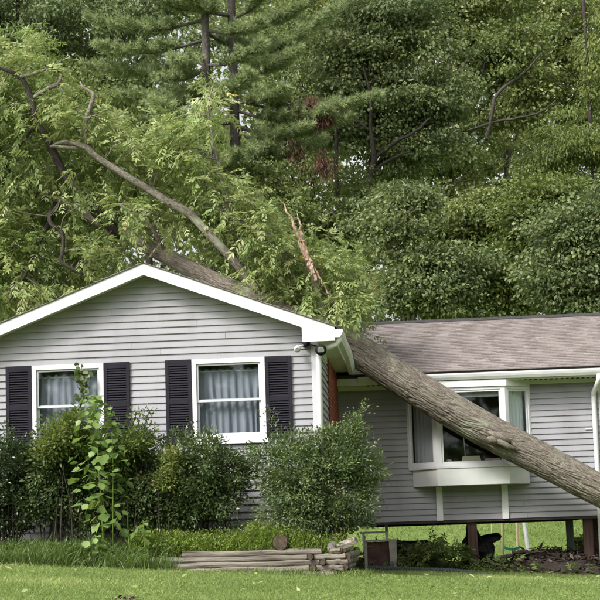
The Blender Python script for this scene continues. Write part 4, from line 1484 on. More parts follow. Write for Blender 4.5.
# the wood beyond, one mass
fp = []
n = 1750
c = np.stack([rng.uniform(-24, 17, n), rng.uniform(72, 88, n), rng.uniform(7, 33, n)], -1)
fp.append(clump_leaves(c, rng.uniform(.9, 1.8, n), (-3, 110, 5), 62, .32, .45, .2, flat=.7))
fw_ = tri_mesh('far_wood', *join(fp), M['l_far'])
n = 900
c = np.stack([rng.uniform(-60, 60, n), rng.uniform(-75, -50, n), rng.uniform(-3, 22, n)], -1)
fo = tri_mesh('facing_wood', *clump_leaves(c, rng.uniform(1.5, 3.0, n), (0, -90, 5), 36, 1.1, .45, .2, flat=.7), M['l_far'])
tag(fo, 'trees across from the house that its window panes reflect', 'wood', kind='stuff')
tag(fw_, 'far wooded slope of mixed green leaves closing the view', 'wood', kind='stuff')


# ------------------------------------------------------------------ pines
def pine(px, Y, H, boughs, label, r0=.2, extra=14, dead=()):
    X = P(px, 150, Y)[0]
    g = gz(X, Y)
    t = thing('pine_tree', label, 'tree', (X, Y, g), 'white pines behind the house')
    p_, r_ = smooth_path([(X, Y, g - .2), (X + .05, Y, g + H * .4), (X, Y, g + H)], [r0 * 1.2, r0 * .85, .03], 24)
    MB().tube(p_, r_, 10, True, .08, px).build('trunk', M['pine_bark'], t, True)
    br = []
    for (ty, bx_, by_, dy) in boughs:
        a = P(px, ty, Y)
        a = np.array([X, Y, a[2]])
        br.append((a, P(bx_, by_, Y + dy)))
    for k in range(extra):
        z = g + H * (.32 + .62 * k / extra)
        an = rng.uniform(0, 2 * math.pi)
        Lb = rng.uniform(1.6, 3.2) * (1.15 - .6 * k / extra)
        a = np.array([X, Y, z])
        br.append((a, a + np.array([math.cos(an) * Lb, math.sin(an) * Lb, .25])))
    parts = []
    for a, b in br:
        L = np.linalg.norm(b - a)
        m_ = a * .5 + b * .5 + np.array([0, 0, -.10 * L])
        s_, rr2 = smooth_path([a, m_, b], [.055, .035, .012], 16)
        MB().tube(s_, rr2, 6, False, .1, 2).build('bough', M['pine_bark'], t, True)
        ax = unit(b - a)
        side = unit(np.cross(ax, [0, 0, 1.0]))
        nt_ = int(26 * L)
        for q in range(nt_):
            f = .22 + .78 * (q + rng.random()) / nt_
            i = min(14, int(f * 15))
            c0 = s_[i] + (s_[i + 1] - s_[i]) * (f * 15 - i)
            sg = rng.choice((-1, 1))
            ln = rng.uniform(.25, .8) * (1.15 - .75 * f ** 2)
            d_ = unit(ax * rng.uniform(.3, 1.0) + side * sg * rng.uniform(.3, 1.0) + np.array([0, 0, rng.uniform(-.1, .45)]))
            kn = max(2, int(ln / .12))
            tt = (np.arange(kn) + .6) / kn
            pc = c0 + d_ * ln * tt[:, None] + np.array([0, 0, .10]) * (tt ** 2)[:, None]
            N = 34
            po = np.repeat(pc, N, 0)
            nd = unit(d_ * .75 + rdir(len(po)) * .8 + np.array([0, 0, .15]))
            nl = rng.uniform(.13, .23, len(po))
            sv = unit(np.cross(nd, rdir(len(po)))) * .0075
            v = np.stack([po - sv, po + sv, po + nd * nl[:, None]], 1).reshape(-1, 3)
            tr = np.arange(len(po) * 3).reshape(-1, 3)
            tone = np.clip(rng.normal(.5, .12) + rng.normal(0, .14, len(po)), 0, 1)
            parts.append((v, tr, np.repeat(tone, 3)))
    tri_mesh('needles', *join(parts), M['l_pine'], t)['kind'] = 'stuff'
    for (dx_, dy_, h_) in dead:
        c_ = P(dx_, dy_, Y - .6)
        n_ = 520
        u = rng.normal(size=(n_, 3)) * np.array([.16, .15, h_ / PXM(Y) * .42])
        u[:, 0] += u[:, 2] * rng.uniform(-.4, .4)
        po = c_ + u
        dn = unit(np.array([0, 0, -1.0]) + rdir(n_) * .5)
        v, tr, rn = leaves(po, dn, rdir(n_), rng.uniform(.08, .2, n_), .028, rng.random(n_), .2)
        tri_mesh('dead_spray', v, tr, rn, M['l_dead'], t)['kind'] = 'stuff'
        MB().tube([c_ + np.array([0, .1, h_ / PXM(Y) * .6 + .25]), c_ + np.array([0, 0, h_ / PXM(Y) * .3]), c_ - np.array([0, 0, h_ / PXM(Y) * .4])], [.02, .015, .008], 5, False).build('dead_twig', M['dark_bark'], t)
    return t


pine(207, 50, 24, [(20, 90, 20, 0), (40, 96, 45, -.6), (60, 88, 68, .4), (85, 108, 96, -.8), (112, 112, 122, .3), (135, 132, 150, -.4), (10, 150, -4, -.6), (70, 160, 78, -1.2), (30, 262, 24, -.5), (55, 178, 60, -1.5),
                   (120, 170, 132, -1.0), (-15, 110, -12, 0), (95, 150, 104, -1.2)],
     'pine tree with the left of the two straight trunks, boughs reaching left', .19)
pine(234, 50.8, 25, [(60, 338, 10, -.6), (75, 300, 52, -1.0), (100, 378, 96, -.4), (110, 330, 112, -.9), (135, 306, 126, -1.2), (140, 196, 132, -1.4), (150, 270, 148, -.8), (35, 330, -14, 0), (20, 280, -20, -.4), (90, 190, 90, -1.6),
                     (100, 285, 90, -1.3), (128, 350, 118, -.3), (15, 180, -8, -.8)],
     'pine tree with the right trunk of the pair, boughs reaching right over brown dead sprays', .2, dead=((294, 150, 22), (300, 110, 10), (325, 118, 14), (324, 164, 16), (312, 104, 10)))

# ------------------------------------------------------------------ planting bed, log retaining wall
LY = 23.30                                       # front of the log wall
lx0, lx1 = P(150, 560, LY)[0], P(336, 560, LY)[0]


def bed_z(X):
    return 0.50 - .045 * (X + 4.0)


bx_ = np.linspace(-9.5, lx1 + .28, 50)
by_ = np.array([22.75, 22.95, 23.15, 23.32, 23.5, 24.0, 24.5, 24.9])
bv, bf = [], []
for X in bx_:
    for k, Y in enumerate(by_):
        g = gz(X, Y)
        on = max(0.0, min(1.0, (X - lx0) / .5))
        h_ = [0, .03, .10, .6, .9, 1, 1, 1][k] * (1 - on) + [0, 0, 0, .95, 1, 1, 1, 1][k] * on
        if X > lx1 + .16:
            h_ *= .1
        zz = g - .03 + (bed_z(X) - g) * h_ + (.03 * (vnoise(np.array([[X * 3, Y * 3, 1.0]]))[0] - .5) if h_ > .3 else 0)
        yy = Y if not (on > .5 and k == 2) else 23.30
        bv.append((X, Y if on < .5 or k != 2 else 23.31, zz))
nb = len(by_)
for i in range(len(bx_) - 1):
    for k in range(nb - 1):
        bf.append((i * nb + k, (i + 1) * nb + k, (i + 1) * nb + k + 1, i * nb + k + 1))
ob = MB().add(bv, bf).build('planting_bed', M['soil'], None, True)
tag(ob, 'dark soil planting bed along the gable wall', 'bed', kind='structure')

rw = thing('retaining_wall', 'low retaining wall of stacked weathered grey logs at the lawn edge', 'wall', ((lx0 + lx1) / 2, LY, gz(lx1, LY)))


def log(p, q, r, seed, nm='log', parent=None, mat='log'):
    p, q = np.array(p, float), np.array(q, float)
    n = 10
    pts = [p + (q - p) * i / n + np.array([0, 0, .006 * math.sin(seed + i)]) + rng.normal(size=3) * .003 for i in range(n + 1)]
    o = MB().tube(pts, r, 14, False, .07, seed).build(nm, M[mat], parent or rw, True)
    d = unit(q - p)
    for e, sg in ((p, -1), (q, 1)):
        ee = e + d * sg * .002
        c = MB().tube([ee - d * sg * .012, ee], [r * .985, r * .93], 14, True, .05, seed).build('log_end', M['log_end'], o)
    return o


rows = [(575.5, 190, 347), (569.5, 176, 357), (562.5, 150, 349), (554.3, 150, 353), (549.8, 182, 318)]
# left stretch of long logs, right stretch of short ones, and cross logs with their ends to the front
LR = .043
zrow = [P(300, y, LY)[2] for y in (574.6, 569.2, 563.6, 558.0, 552.4)]
for i, z in enumerate(zrow):
    xa = P((200, 186, 172, 150, 182)[i], 560, LY)[0]
    xm = P((296, 309, 319, 307, 322)[i], 560, LY)[0]
    xb = P((333, 343, 348, 346, 342)[i], 560, LY)[0]
    tz = .012
    log((xa, LY + i * .012, z + .012), (xm, LY + i * .012, z + .002), LR * (1.0 if i else .95), 3 + i)
    log((xm + .10, LY + .005 + i * .012, z + .004), (xb, LY - .005 + i * .012, z + .004), LR * .95, 13 + i)
    # cross log: round end grain facing the lawn
    if i in (1, 2, 3):
        log((xm + .05, LY - .075, z + .012), (xm + .05, LY + .85, z + .012), LR * 1.02, 23 + i)
    # return side running back to the house
    log((xb + (.0, .03, .0, .03, .02)[i], LY - .04 + .02 * i, z + .015), (xb + (.06, .08, .05, .09, .08)[i], LY + 1.35, z + .03), LR * .98, 33 + i)
q0 = P(322, 577.5, LY - .06)
log(q0 + (-.16, 0, 0), q0 + (.16, .02, 0), .035, 51)
top = zrow[4] + .04
c = P(281, 544.5, LY + .16)
cut_log = thing('log_round', 'cut dark log round lying on the bed edge with its end facing out', 'log', (c[0], LY + .16, top))
log((c[0], LY + .02, top + .10), (c[0] + .05, LY + .42, top + .10), .112, 60, 'body', cut_log, 'log_end')


def rock(name, label, cc, rad, mat, sq=(1, 1, .75), seed=0):
    u = []
    nu, nv = 18, 12
    for j in range(nv + 1):
        for i in range(nu):
            a, b = 2 * math.pi * i / nu, math.pi * j / nv
            u.append((math.cos(a) * math.sin(b), math.sin(a) * math.sin(b), math.cos(b)))
    u = np.array(u)
    rr = rad * (1 + .5 * (vnoise(u * 1.7 + seed) - .5) + .2 * (vnoise(u * 4 + seed) - .5))
    v = np.array(cc) + u * rr[:, None] * np.array(sq)
    f = [(j * nu + i, (j + 1) * nu + i, (j + 1) * nu + (i + 1) % nu, j * nu + (i + 1) % nu) for j in range(nv) for i in range(nu)]
    o = MB().add(v, f).build(name, M[mat], None, True)
    return tag(o, label, 'stone')


c = P(333, 546, LY + .12)
rock('stone', 'rounded grey stone on the bed beside the log wall corner', (c[0], LY + .12, top + .01), .085, 'stone', (1, 1, .95), 4)
c = P(347, 545.5, LY + .05)
chunk = thing('wood_chunk', 'pale split wood chunk tilted on the end of the log wall', 'wood', (c[0], LY + .05, top))
MB().tube([(c[0] - .13, LY + .08, top + .02), (c[0], LY + .04, top + .055), (c[0] + .13, LY - .02, top + .10)], [.045, .055, .05], 5, True, .25, 2).build('body', M['log'], chunk)


# ------------------------------------------------------------------ shrubs along the gable
def shrub(name, label, blobs, Y, mat, n, L, base_px, lw=.5, per=26, cs=.11, depth=.55, shoots=0, group='shrubs along the gable wall', cat='shrub', tone_mu=.45, stems=26):
    X = P(base_px, 530, Y)[0]
    g = bed_z(X)
    t = thing(name, label, cat, (X, Y, g), group)
    tot = sum(b[2] * b[3] for b in blobs)
    C, S, D = [], [], []
    for b in blobs:
        k = max(4, int(n * 2.3 * b[2] * b[3] / tot))
        u = rdir(k)
        lump = .5 + .95 * vnoise(u * 2.6 + rng.random(3) * 30)[:, None]
        rad = .3 + .75 * rng.random((k, 1)) ** .5
        cc = P(b[0], b[1], Y + (b[4] if len(b) > 4 else 0))
        q = cc + u * rad * lump * np.array([b[2] / PXM(Y), depth * b[2] / max(bb2[2] for bb2 in blobs), b[3] / PXM(Y)])
        C.append(q)
        D.append(unit(q - cc + np.array([0, 0, .02])))
    C, D = np.concatenate(C), np.concatenate(D)
    C[:, 1] = np.minimum(C[:, 1], Y1 - .10)
    ok_ = (C[:, 2] > g + .04) & (vnoise(C * 3.6 + base_px) > (.32 if 'grey' in name else .39))
    C, D = C[ok_], D[ok_]
    sh = []
    for k in range(shoots):
        b = blobs[rng.integers(len(blobs))]
        q = C[rng.integers(len(C))]
        d_ = unit(np.array([rng.normal() * .35, rng.normal() * .3, 1.0]))
        ln = rng.uniform(.15, .4)
        for m_ in range(6):
            sh.append(q + d_ * ln * m_ / 5)
    if sh:
        C = np.concatenate([C, np.array(sh)])
        D = np.concatenate([D, np.tile([0, 0, 1.0], (len(sh), 1))])
    k = np.repeat(np.arange(len(C)), per)
    off = rng.normal(size=(len(k), 3)) * cs * np.array([.6, .6, .45])
    pos_ = C[k] + off
    pos_[:, 1] = np.minimum(pos_[:, 1], Y1 - .07)
    dd = unit(off / cs * .6 + D[k] * .6 + rdir(len(k)) * .5)
    nn = unit(np.array([0, 0, .6]) + D[k] * .5 + rdir(len(k)) * .7)
    ln = rng.uniform(.7, 1.3, len(k)) * L * 1.12
    tone = np.clip(rng.normal(tone_mu, .17, len(C))[k] + rng.normal(0, .14, len(k)), 0, 1)
    ok_ = pos_[:, 2] > g + .02
    tri_mesh('foliage', *leaves(pos_[ok_], dd[ok_], nn[ok_], ln[ok_], ln[ok_] * lw, tone[ok_], .12, .05), mat, t)
    tw_ = MB()
    for q in C[rng.choice(len(C), min(stems, len(C)), replace=False)]:
        b0 = np.array([X + rng.normal() * .10, Y + rng.normal() * .06, g - .05])
        b0[0] += (q[0] - X) * .35
        m_ = b0 * .45 + q * .55 + rng.normal(size=3) * .05
        p_, r_ = smooth_path([b0, m_, q], [.010, .007, .003], 7)
        tw_.tube(p_, r_, 5, False)
    tw_.build('stems', M['dark_bark'], t)['kind'] = 'stuff'
    return t


shrub('boxwood_shrub', 'dark clipped dense shrub at the left edge under the shutter', [(-5, 478, 42, 42), (18, 470, 30, 36), (10, 510, 34, 26)], 24.05, M['l_hedge'], 520, .042, 8, .55, 26, .09, .5, tone_mu=.38)
shrub('leggy_shrub', 'dark leggy shrub with bare stems left of the bright sapling', [(52, 470, 26, 34), (40, 500, 22, 26), (66, 488, 22, 40), (75, 450, 18, 22)], 24.1, M['l_bush'], 380, .05, 55, .5, 24, .10, .45, 8, tone_mu=.36)
shrub('vine_covered_shrub', 'yellow green vine tangle on top of the shrub below the left window', [(62, 436, 16, 16), (75, 425, 12, 12), (52, 452, 14, 12), (85, 440, 12, 14)], 23.75, M['l_yellow'], 120, .045, 62, .6, 18, .10, .3, 4, tone_mu=.4, stems=4)
shrub('tangled_shrub', 'mixed green shrub behind the bright sapling stem', [(100, 470, 28, 38), (118, 455, 22, 28), (95, 505, 26, 26), (128, 490, 24, 34)], 24.25, M['l_bush'], 420, .05, 110, .5, 24, .10, .45, 10, tone_mu=.45)
shrub('rounded_shrub', 'rounded dark green shrub below the gap between the two windows', [(150, 480, 32, 36), (140, 455, 20, 22), (165, 500, 28, 26), (132, 515, 20, 14)], 24.1, M['l_bush'], 480, .048, 150, .5, 26, .10, .5, 8, tone_mu=.42)
shrub('spreading_shrub', 'glossy dark shrub with a yellowing top below the right window', [(195, 470, 30, 34), (180, 455, 18, 20), (212, 495, 30, 26), (230, 470, 24, 18), (250, 462, 14, 10), (190, 505, 28, 20)], 24.0, M['l_bush'], 520, .048, 198, .5, 26, .10, .5, 10, tone_mu=.42)
shrub('vine_covered_shrub', 'small yellow vine patch on the glossy shrub below the right window', [(172, 463, 9, 14), (165, 480, 8, 10)], 23.65, M['l_yellow'], 40, .04, 172, .6, 14, .08, .2, 0, tone_mu=.55, stems=2)
shrub('vine_covered_shrub', 'light green vine leaves over the shrub right of the sapling under the shutter', [(128, 445, 12, 12), (140, 440, 12, 9), (120, 462, 10, 14)], 23.75, M['l_yellow'], 70, .045, 132, .6, 16, .10, .25, 4, tone_mu=.3, stems=2)
shrub('grey_green_shrub', 'large airy grey green shrub at the gable corner by the downspout', [(315, 480, 52, 44), (345, 460, 26, 34), (290, 470, 34, 34), (300, 510, 44, 24), (355, 490, 22, 30), (342, 508, 30, 22), (325, 500, 34, 30), (352, 430, 8, 18), (375, 470, 8, 14), (330, 440, 20, 14), (270, 455, 14, 12)],
      23.95, M['l_grey'], 900, .045, 318, .42, 22, .095, .6, 26, tone_mu=.45)


# ------------------------------------------------------------------ big-leaved saplings, each leaf by itself
def lobed_leaf(name):
    """a broad lobed blade in its own plane, base at the origin, tip along +X"""
    out = [(0, 0), (.10, .22), (.30, .46), (.40, .36), (.55, .56), (.68, .34), (.80, .30), (1.0, 0)]
    v = [(x, y, .18 * y * y + .0 - .16 * x * x) for x, y in out] + [(x, -y, .18 * y * y - .16 * x * x) for x, y in out[1:-1]]
    mid = [(.30, 0, -.05), (.62, 0, -.11)]
    v += mid
    L, Rr, m1, m2 = list(range(8)), [0] + list(range(8, 14)) + [7], 14, 15
    f = []
    for S_, fl in ((L, False), (Rr, True)):
        ts = [(0, S_[1], m1), (S_[1], S_[2], m1), (S_[2], S_[3], m1), (S_[3], m2, m1), (S_[3], S_[4], m2), (S_[4], S_[5], m2), (S_[5], S_[6], m2), (S_[6], 7, m2)]
        f += [tuple(reversed(t_)) if not fl else t_ for t_ in ts]
    v += [(-.45, 0, -.02), (-.45, .012, -.02)]
    f.append((0, 16, 17))
    return v, f


lob = []
lv, lf = lobed_leaf('leaf')
for k in range(4):
    e = MB().add(lv, lf, .25 + .2 * k).build('leaf', M['l_bright'], None, True)
    lob.append(e.data)
    bpy.data.objects.remove(e)


def big_leaf_plant(name, label, stem_px, Y, nleaf, size, tmin=.15, spread=.12):
    p_, r_ = px_line([(a, b, c) for a, b, c in stem_px], Y)
    b0 = p_[0].copy()
    b0[2] = min(b0[2], bed_z(b0[0]) - .05)
    t = thing(name, label, 'plant', (b0[0], Y, b0[2]))
    p_, r_ = smooth_path(np.vstack([[b0], p_[1:]]), r_, 30)
    MB().tube(p_, r_, 6, True).build('stem', M['l_cover'], t, True)
    for k in range(nleaf):
        f = tmin + (1 - tmin) * (k + .5 * random.random()) / nleaf
        i = min(29, int(f * 29))
        a = k * 2.4 + random.uniform(-.5, .5)
        e = link('leaf', random.choice(lob), t)
        s_ = size * random.uniform(.65, 1.2) * (1.15 - .5 * f)
        f2 = .35 + .65 * math.sin(math.pi * min(1, f * 1.15)) ** .8
        off = Vector((math.cos(a), math.sin(a), .25)) * (spread * random.uniform(.05, 1.1) * f2)
        e.location = Vector(p_[i]) + off - wloc(t)
        e.rotation_euler = (random.uniform(-.6, .6), random.uniform(-.1, 1.0), a + random.uniform(-.6, .6))
        e.scale = (s_, s_, s_)
    return t


big_leaf_plant('sapling', 'tall bright green broad leaved sapling in front of the left window', [(104, 545, 1.0), (101, 500, .9), (98, 460, .8), (97, 425, .6), (94, 392, .3)], 23.5, 200, .14, .12, .34)
big_leaf_plant('sapling', 'bright broad leaved shoot beside the tall sapling against the right shutter', [(112, 520, .8), (113, 470, .7), (112, 435, .5), (110, 405, .3)], 23.55, 60, .12, .25, .15)
big_leaf_plant('broad_leaf_seedling', 'low plant with two large pale lobed leaves right of the sapling', [(146, 548, .6), (144, 535, .5), (143, 520, .3)], 23.3, 12, .15, .3, .13)
big_leaf_plant('broad_leaf_seedling', 'low bright broad leaved seedling at the foot of the tall sapling', [(100, 556, 1.0), (97, 546, .9), (95, 535, .5)], 23.1, 14, .15, .2, .16)
big_leaf_plant('broad_leaf_seedling', 'single small bright leaf cluster near the shutter of the right window', [(128, 500, .8), (126, 470, .7), (124, 424, .3)], 23.8, 5, .10, .8, .04)

# climbing vine on the left window
lob_dark = []
for k in range(3):
    e = MB().add(lv, lf, .45 + .2 * k).build('leaf', M['l_bush'], None, True)
    lob_dark.append(e.data)
    bpy.data.objects.remove(e)
vp = [(68, 445, .7), (70, 425, .6), (78, 410, .6), (84, 395, .5), (81, 378, .5), (82, 364, .3)]
p_, r_ = px_line(vp, Y1 - .12)
vine = thing('climbing_vine', 'thin leafy vine climbing the glass of the left gable window', 'vine', (p_[0][0], Y1 - .12, p_[0][2]))
p_, r_ = smooth_path(p_, r_, 40)
MB().tube(p_, r_, 5, True).build('stem', M['limb'], vine)
for k in range(110):
    i = random.randrange(2, 40)
    e = link('leaf', random.choice(lob_dark), vine)
    a = random.uniform(0, 6.28)
    s_ = random.uniform(.055, .10)
    e.location = Vector(p_[i]) + Vector((random.gauss(0, .05), -.03 - .03 * random.random(), random.gauss(0, .03))) - wloc(vine)
    e.rotation_euler = (random.uniform(.6, 1.3), random.uniform(-.3, .8), a)
    e.scale = (s_, s_, s_)


# ------------------------------------------------------------------ grass and ground cover
def blades(x, y, z, L, W, tone, lean=.5):
    n_ = len(x)
    po = np.stack([x, y, z], -1)
    d_ = unit(np.array([0, 0, 1.0]) + rng.normal(size=(n_, 3)) * lean * np.array([1, 1, .1]))
    sv = unit(np.cross(d_, rdir(n_))) * (W / 2)[:, None]
    bend = rng.normal(size=(n_, 3)) * np.array([1, 1, 0]) * (L * .28)[:, None]
    mid = po + d_ * (L * .55)[:, None] + bend * .25
    tip = po + d_ * L[:, None] + bend - np.array([0, 0, 1]) * (np.linalg.norm(bend, axis=1) * .3)[:, None]
    v = np.stack([po - sv, po + sv, mid + sv * .8, mid - sv * .8, tip], 1).reshape(-1, 3)
    k = np.arange(n_)[:, None] * 5
    t_ = np.concatenate([k + [0, 1, 2], k + [0, 2, 3], k + [3, 2, 4]], 1).reshape(-1, 3)
    return v, t_, np.repeat(np.clip(tone, 0, 1), 5)


n_ = 130000
Yg = 16.3 + 14 * rng.random(n_) ** 1.15
half = .19 * Yg
Xg = -.07 * Yg + rng.uniform(-1, 1, n_) * half * 1.05
okg = ~((Yg > LY - .15) & (Xg < lx1 + .2)) & ~((Yg > 22.9) & (Xg < lx0 + .2)) & (Yg < 29.4)
Xg, Yg = Xg[okg], Yg[okg]
pat = vnoise(np.stack([Xg * .9, Yg * .9, Xg * 0], -1)) + .5 * vnoise(np.stack([Xg * 3.5, Yg * 3.5, Xg * 0 + 4], -1))
tone = -.12 + .72 * pat + rng.normal(0, .16, len(Xg))
o = tri_mesh('lawn_grass', *blades(Xg, Yg, ground_z(Xg, Yg) - .004, rng.uniform(.025, .06, len(Xg)) * (.7 + .6 * pat), rng.uniform(.004, .008, len(Xg)), tone, .7), M['l_grass'])
tag(o, 'short mown bright green grass across the front lawn', 'grass', kind='stuff')

n_ = 18000
Xg = rng.uniform(-2.5, 6.5, n_)
Yg = rng.uniform(33.5, 47, n_)
o = tri_mesh('back_grass', *blades(Xg, Yg, ground_z(Xg, Yg) - .01, rng.uniform(.06, .14, n_), rng.uniform(.010, .02, n_), rng.normal(.12, .2, n_), .6), M['l_grass'])  # lowered blade tone carries the darker shading of the back lawn
tag(o, 'longer green grass on the bank seen beneath the raised house', 'grass', kind='stuff')


def patch(name, label, x0, x1, y0, y1, n_, Lr, Wr, mat, tmu, lean=.45, zf=None, mask=None):
    X = rng.uniform(x0, x1, n_)
    Y = rng.uniform(y0, y1, n_)
    cl_ = vnoise(np.stack([X * 2.2, Y * 2.2, X * 0 + 9], -1))
    keep_ = rng.random(n_) < np.clip(cl_ * 1.6 - .15, 0, 1)
    if mask is not None:
        keep_ &= mask(X, Y)
    X, Y, cl_ = X[keep_], Y[keep_], cl_[keep_]
    Z = zf(X, Y)
    L = rng.uniform(Lr[0], Lr[1], len(X)) * (.55 + .9 * cl_)
    v = blades(X, Y, Z, L, rng.uniform(Wr[0], Wr[1], len(X)), rng.normal(tmu, .2, len(X)), lean)
    return tri_mesh(name, *v, M[mat]), (X, Y, Z, L)


bedf = lambda X, Y: np.where(Y > 23.25, 0.50 - .045 * (X + 4.0) - .03, ground_z(X, Y) + (0.50 - .045 * (X + 4.0) - ground_z(X, Y)) * np.clip((Y - 22.9) / .45, 0, 1) * (X < lx0) - .02)
o, _ = patch('tall_grass', 'unmown dark green tall grass along the bed left of the log wall', -7.2, lx0 + .4, 22.75, 24.0, 9000, (.16, .36), (.006, .013), 'l_tall', .45, .4, bedf)
tag(o, None, 'grass', kind='stuff')
o['label'] = 'unmown dark green tall grass along the bed left of the log wall'
o, (X, Y, Z, L) = patch('ground_cover', '', lx0 - .3, lx1 + .1, 23.38, 24.1, 6500, (.20, .44), (.006, .012), 'l_cover', .5, .3, bedf)
tag(o, 'yellow green leafy ground cover growing above the log wall', 'ground cover', kind='stuff')
k = np.repeat(np.arange(len(X)), 7)
po = np.stack([X, Y, Z], -1)[k] + np.stack([rng.normal(0, .03, len(k)), rng.normal(0, .03, len(k)), L[k] * rng.uniform(.25, 1.0, len(k))], -1)
v, t_, rn = leaves(po, rdir(len(k)) + np.array([0, -.2, .2]), rdir(len(k)) * .6 + np.array([0, -.2, 1]), rng.uniform(.03, .065, len(k)), rng.uniform(.012, .024, len(k)), np.clip(rng.normal(.5, .22, len(k)), 0, 1), .15)
o2 = tri_mesh('leafy_cover', v, t_, rn, M['l_cover'])
tag(o2, 'small pointed leaves of the ground cover above the log wall', 'ground cover', kind='stuff')
# leafy weeds among the tall grass on the left
n_ = 5200
X = rng.uniform(-7.0, lx0 + .3, n_)
Y = rng.uniform(22.95, 23.9, n_)
po = np.stack([X, Y, bedf(X, Y) + rng.uniform(.02, .24, n_) * (.4 + vnoise(np.stack([X * 2, Y * 2, X * 0], -1)))], -1)
v, t_, rn = leaves(po, rdir(n_) + np.array([0, -.3, .1]), rdir(n_) * .6 + np.array([0, -.3, 1]), rng.uniform(.03, .07, n_), rng.uniform(.018, .035, n_), np.clip(rng.normal(.4, .2, n_), 0, 1), .15)
o2 = tri_mesh('low_weeds', v, t_, rn, M['l_tall'])
tag(o2, 'low leafy weeds among the tall grass at the foot of the shrubs', 'weeds', kind='stuff')
# grass tufts leaning against the logs
o, _ = patch('wall_foot_grass', '', lx0, lx1 + .9, LY - .22, LY - .07, 1500, (.05, .15), (.005, .009), 'l_grass', .4, .4, lambda X, Y: ground_z(X, Y) - .01)
tag(o, 'grass tufts left unmown against the foot of the log wall', 'grass', kind='stuff')

# ------------------------------------------------------------------ under and behind the raised house
# grey drain pipe along the lawn edge
pp = []
for a, b in ((368, 566), (392, 568), (420, 571), (450, 574.5), (480, 579), (505, 584)):
    Yp = 28.3 - (a - 368) * .004
    q = P(a, b, Yp)
    pp.append((q[0], Yp, gz(q[0], Yp) + (.03 if a < 470 else (.0 if a < 490 else -.07))))
pts, rr2 = smooth_path(pp, [.042] * len(pp), 260)
rr2 = rr2 * (1 + .07 * np.sign(np.sin(np.arange(260) * 1.4)))
o = MB().tube(pts, rr2, 12, True).build('drain_pipe', M['pipe'], None, True)
tag(o, 'grey ribbed drain pipe lying along the lawn edge before the house', 'pipe')

# bench-like planter: brown panel box with a pale end block and a thin top board
YB2 = 29.15
a, b = P(364, 559, YB2), P(396, 539, YB2)
g = gz(a[0], YB2)
pl = thing('planter_box', 'brown panelled box with pale end block under the house', 'box', ((a[0] + b[0]) / 2, YB2 + .2, g))
MB().box(P(389, 540, YB2)[0], b[0], YB2 - .02, YB2 + .4, g - .02, b[2] - .03).build('end_block', M['concrete'], pl, bevel=.008)
MB().box(a[0] + .01, a[0] + .06, YB2 - .01, YB2 + .4, g - .02, b[2] - .03).build('end_post', M['concrete'], pl, bevel=.006)
for k in range(4):
    x0 = a[0] + .062 + k * (P(389, 540, YB2)[0] - a[0] - .064) / 4
    x1 = a[0] + .062 + (k + 1) * (P(389, 540, YB2)[0] - a[0] - .064) / 4 - .0012
    MB().box(x0, x1, YB2 + .02 + .003 * (k % 2), YB2 + .05, g - .02, b[2] - .035).build('panel', M['brown_panel'], pl)
MB().box(a[0], b[0] + .01, YB2 - .03, YB2 + .42, b[2] - .029, b[2]).build('top_board', M['concrete'], pl, bevel=.004)
# white plastic stool frame behind it
Yw = 30.25
a = P(366, 533, Yw)
b = P(388, 524, Yw)
g = gz(a[0], Yw)
ch = thing('white_chair', 'white plastic garden chair seat and leg seen behind the brown box', 'chair', ((a[0] + b[0]) / 2, Yw, g))
zs = P(378, 531.5, Yw)[2]
MB().box(a[0] - .1, b[0], Yw - .2, Yw + .2, zs - .03, zs).build('seat', M['frame'], ch, bevel=.01)
for (x, y) in ((a[0] - .06, -.17), (b[0] - .05, -.17), (a[0] - .06, .17), (b[0] - .05, .17)):
    MB().box(x, x + .04, Yw + y - .02, Yw + y + .02, g - .01, zs - .031).build('leg', M['frame'], ch)
MB().box(b[0] - .055, b[0] - .005, Yw - .02, Yw + .02, zs + .001, b[2] + .03).build('arm_post', M['frame'], ch)
MB().box(b[0] - .08, b[0] + .05, Yw - .12, Yw + .12, b[2] + .031, b[2] + .05).build('arm_rest', M['frame'], ch)


# heaps of torn black sheet
def heap(name, label, outline, Y, th, mat, seed, cat):
    """outline in photo pixels, given its own thickness and crumpled all over"""
    pts = np.array([P(a_, b_, Y) for a_, b_ in outline])
    c_ = pts.mean(0)
    rings, v, f = [0, .35, .7, .92, 1.0, .92, .7, .35], [], []
    dep = [-.5, -.46, -.36, -.2, 0, .2, .36, .46]
    n_ = 48
    per_ = np.concatenate([pts, pts[:1]])
    seg = np.concatenate([[0], np.cumsum(np.linalg.norm(np.diff(per_, axis=0), axis=1))])
    tq = np.linspace(0, seg[-1], n_, endpoint=False)
    ringp = np.stack([np.interp(tq, seg, per_[:, k_]) for k_ in range(3)], -1)
    for r_, d_ in zip(rings[1:], dep[1:]):
        for p_ in ringp:
            q = c_ + (p_ - c_) * r_
            q[1] = Y + d_ * th
            q = q + (np.array([vnoise((q * 7 + seed + k_ * 11)[None])[0] for k_ in range(3)]) - .5) * np.array([.05, .16, .07])
            v.append(q)
    m_ = len(rings) - 1
    for j in range(m_ - 1):
        for i in range(n_):
            f.append((j * n_ + i, (j + 1) * n_ + i, (j + 1) * n_ + (i + 1) % n_, j * n_ + (i + 1) % n_))
    v += [np.array([c_[0], Y - .5 * th, c_[2]]), np.array([c_[0], Y + .5 * th, c_[2]])]
    for i in range(n_):
        f.append((len(v) - 2, i, (i + 1) % n_))
        f.append((len(v) - 1, (m_ - 1) * n_ + (i + 1) % n_, (m_ - 1) * n_ + i))
    o = MB().add(v, f).build(name, M[mat], None, False)
    return tag(o, label, cat)


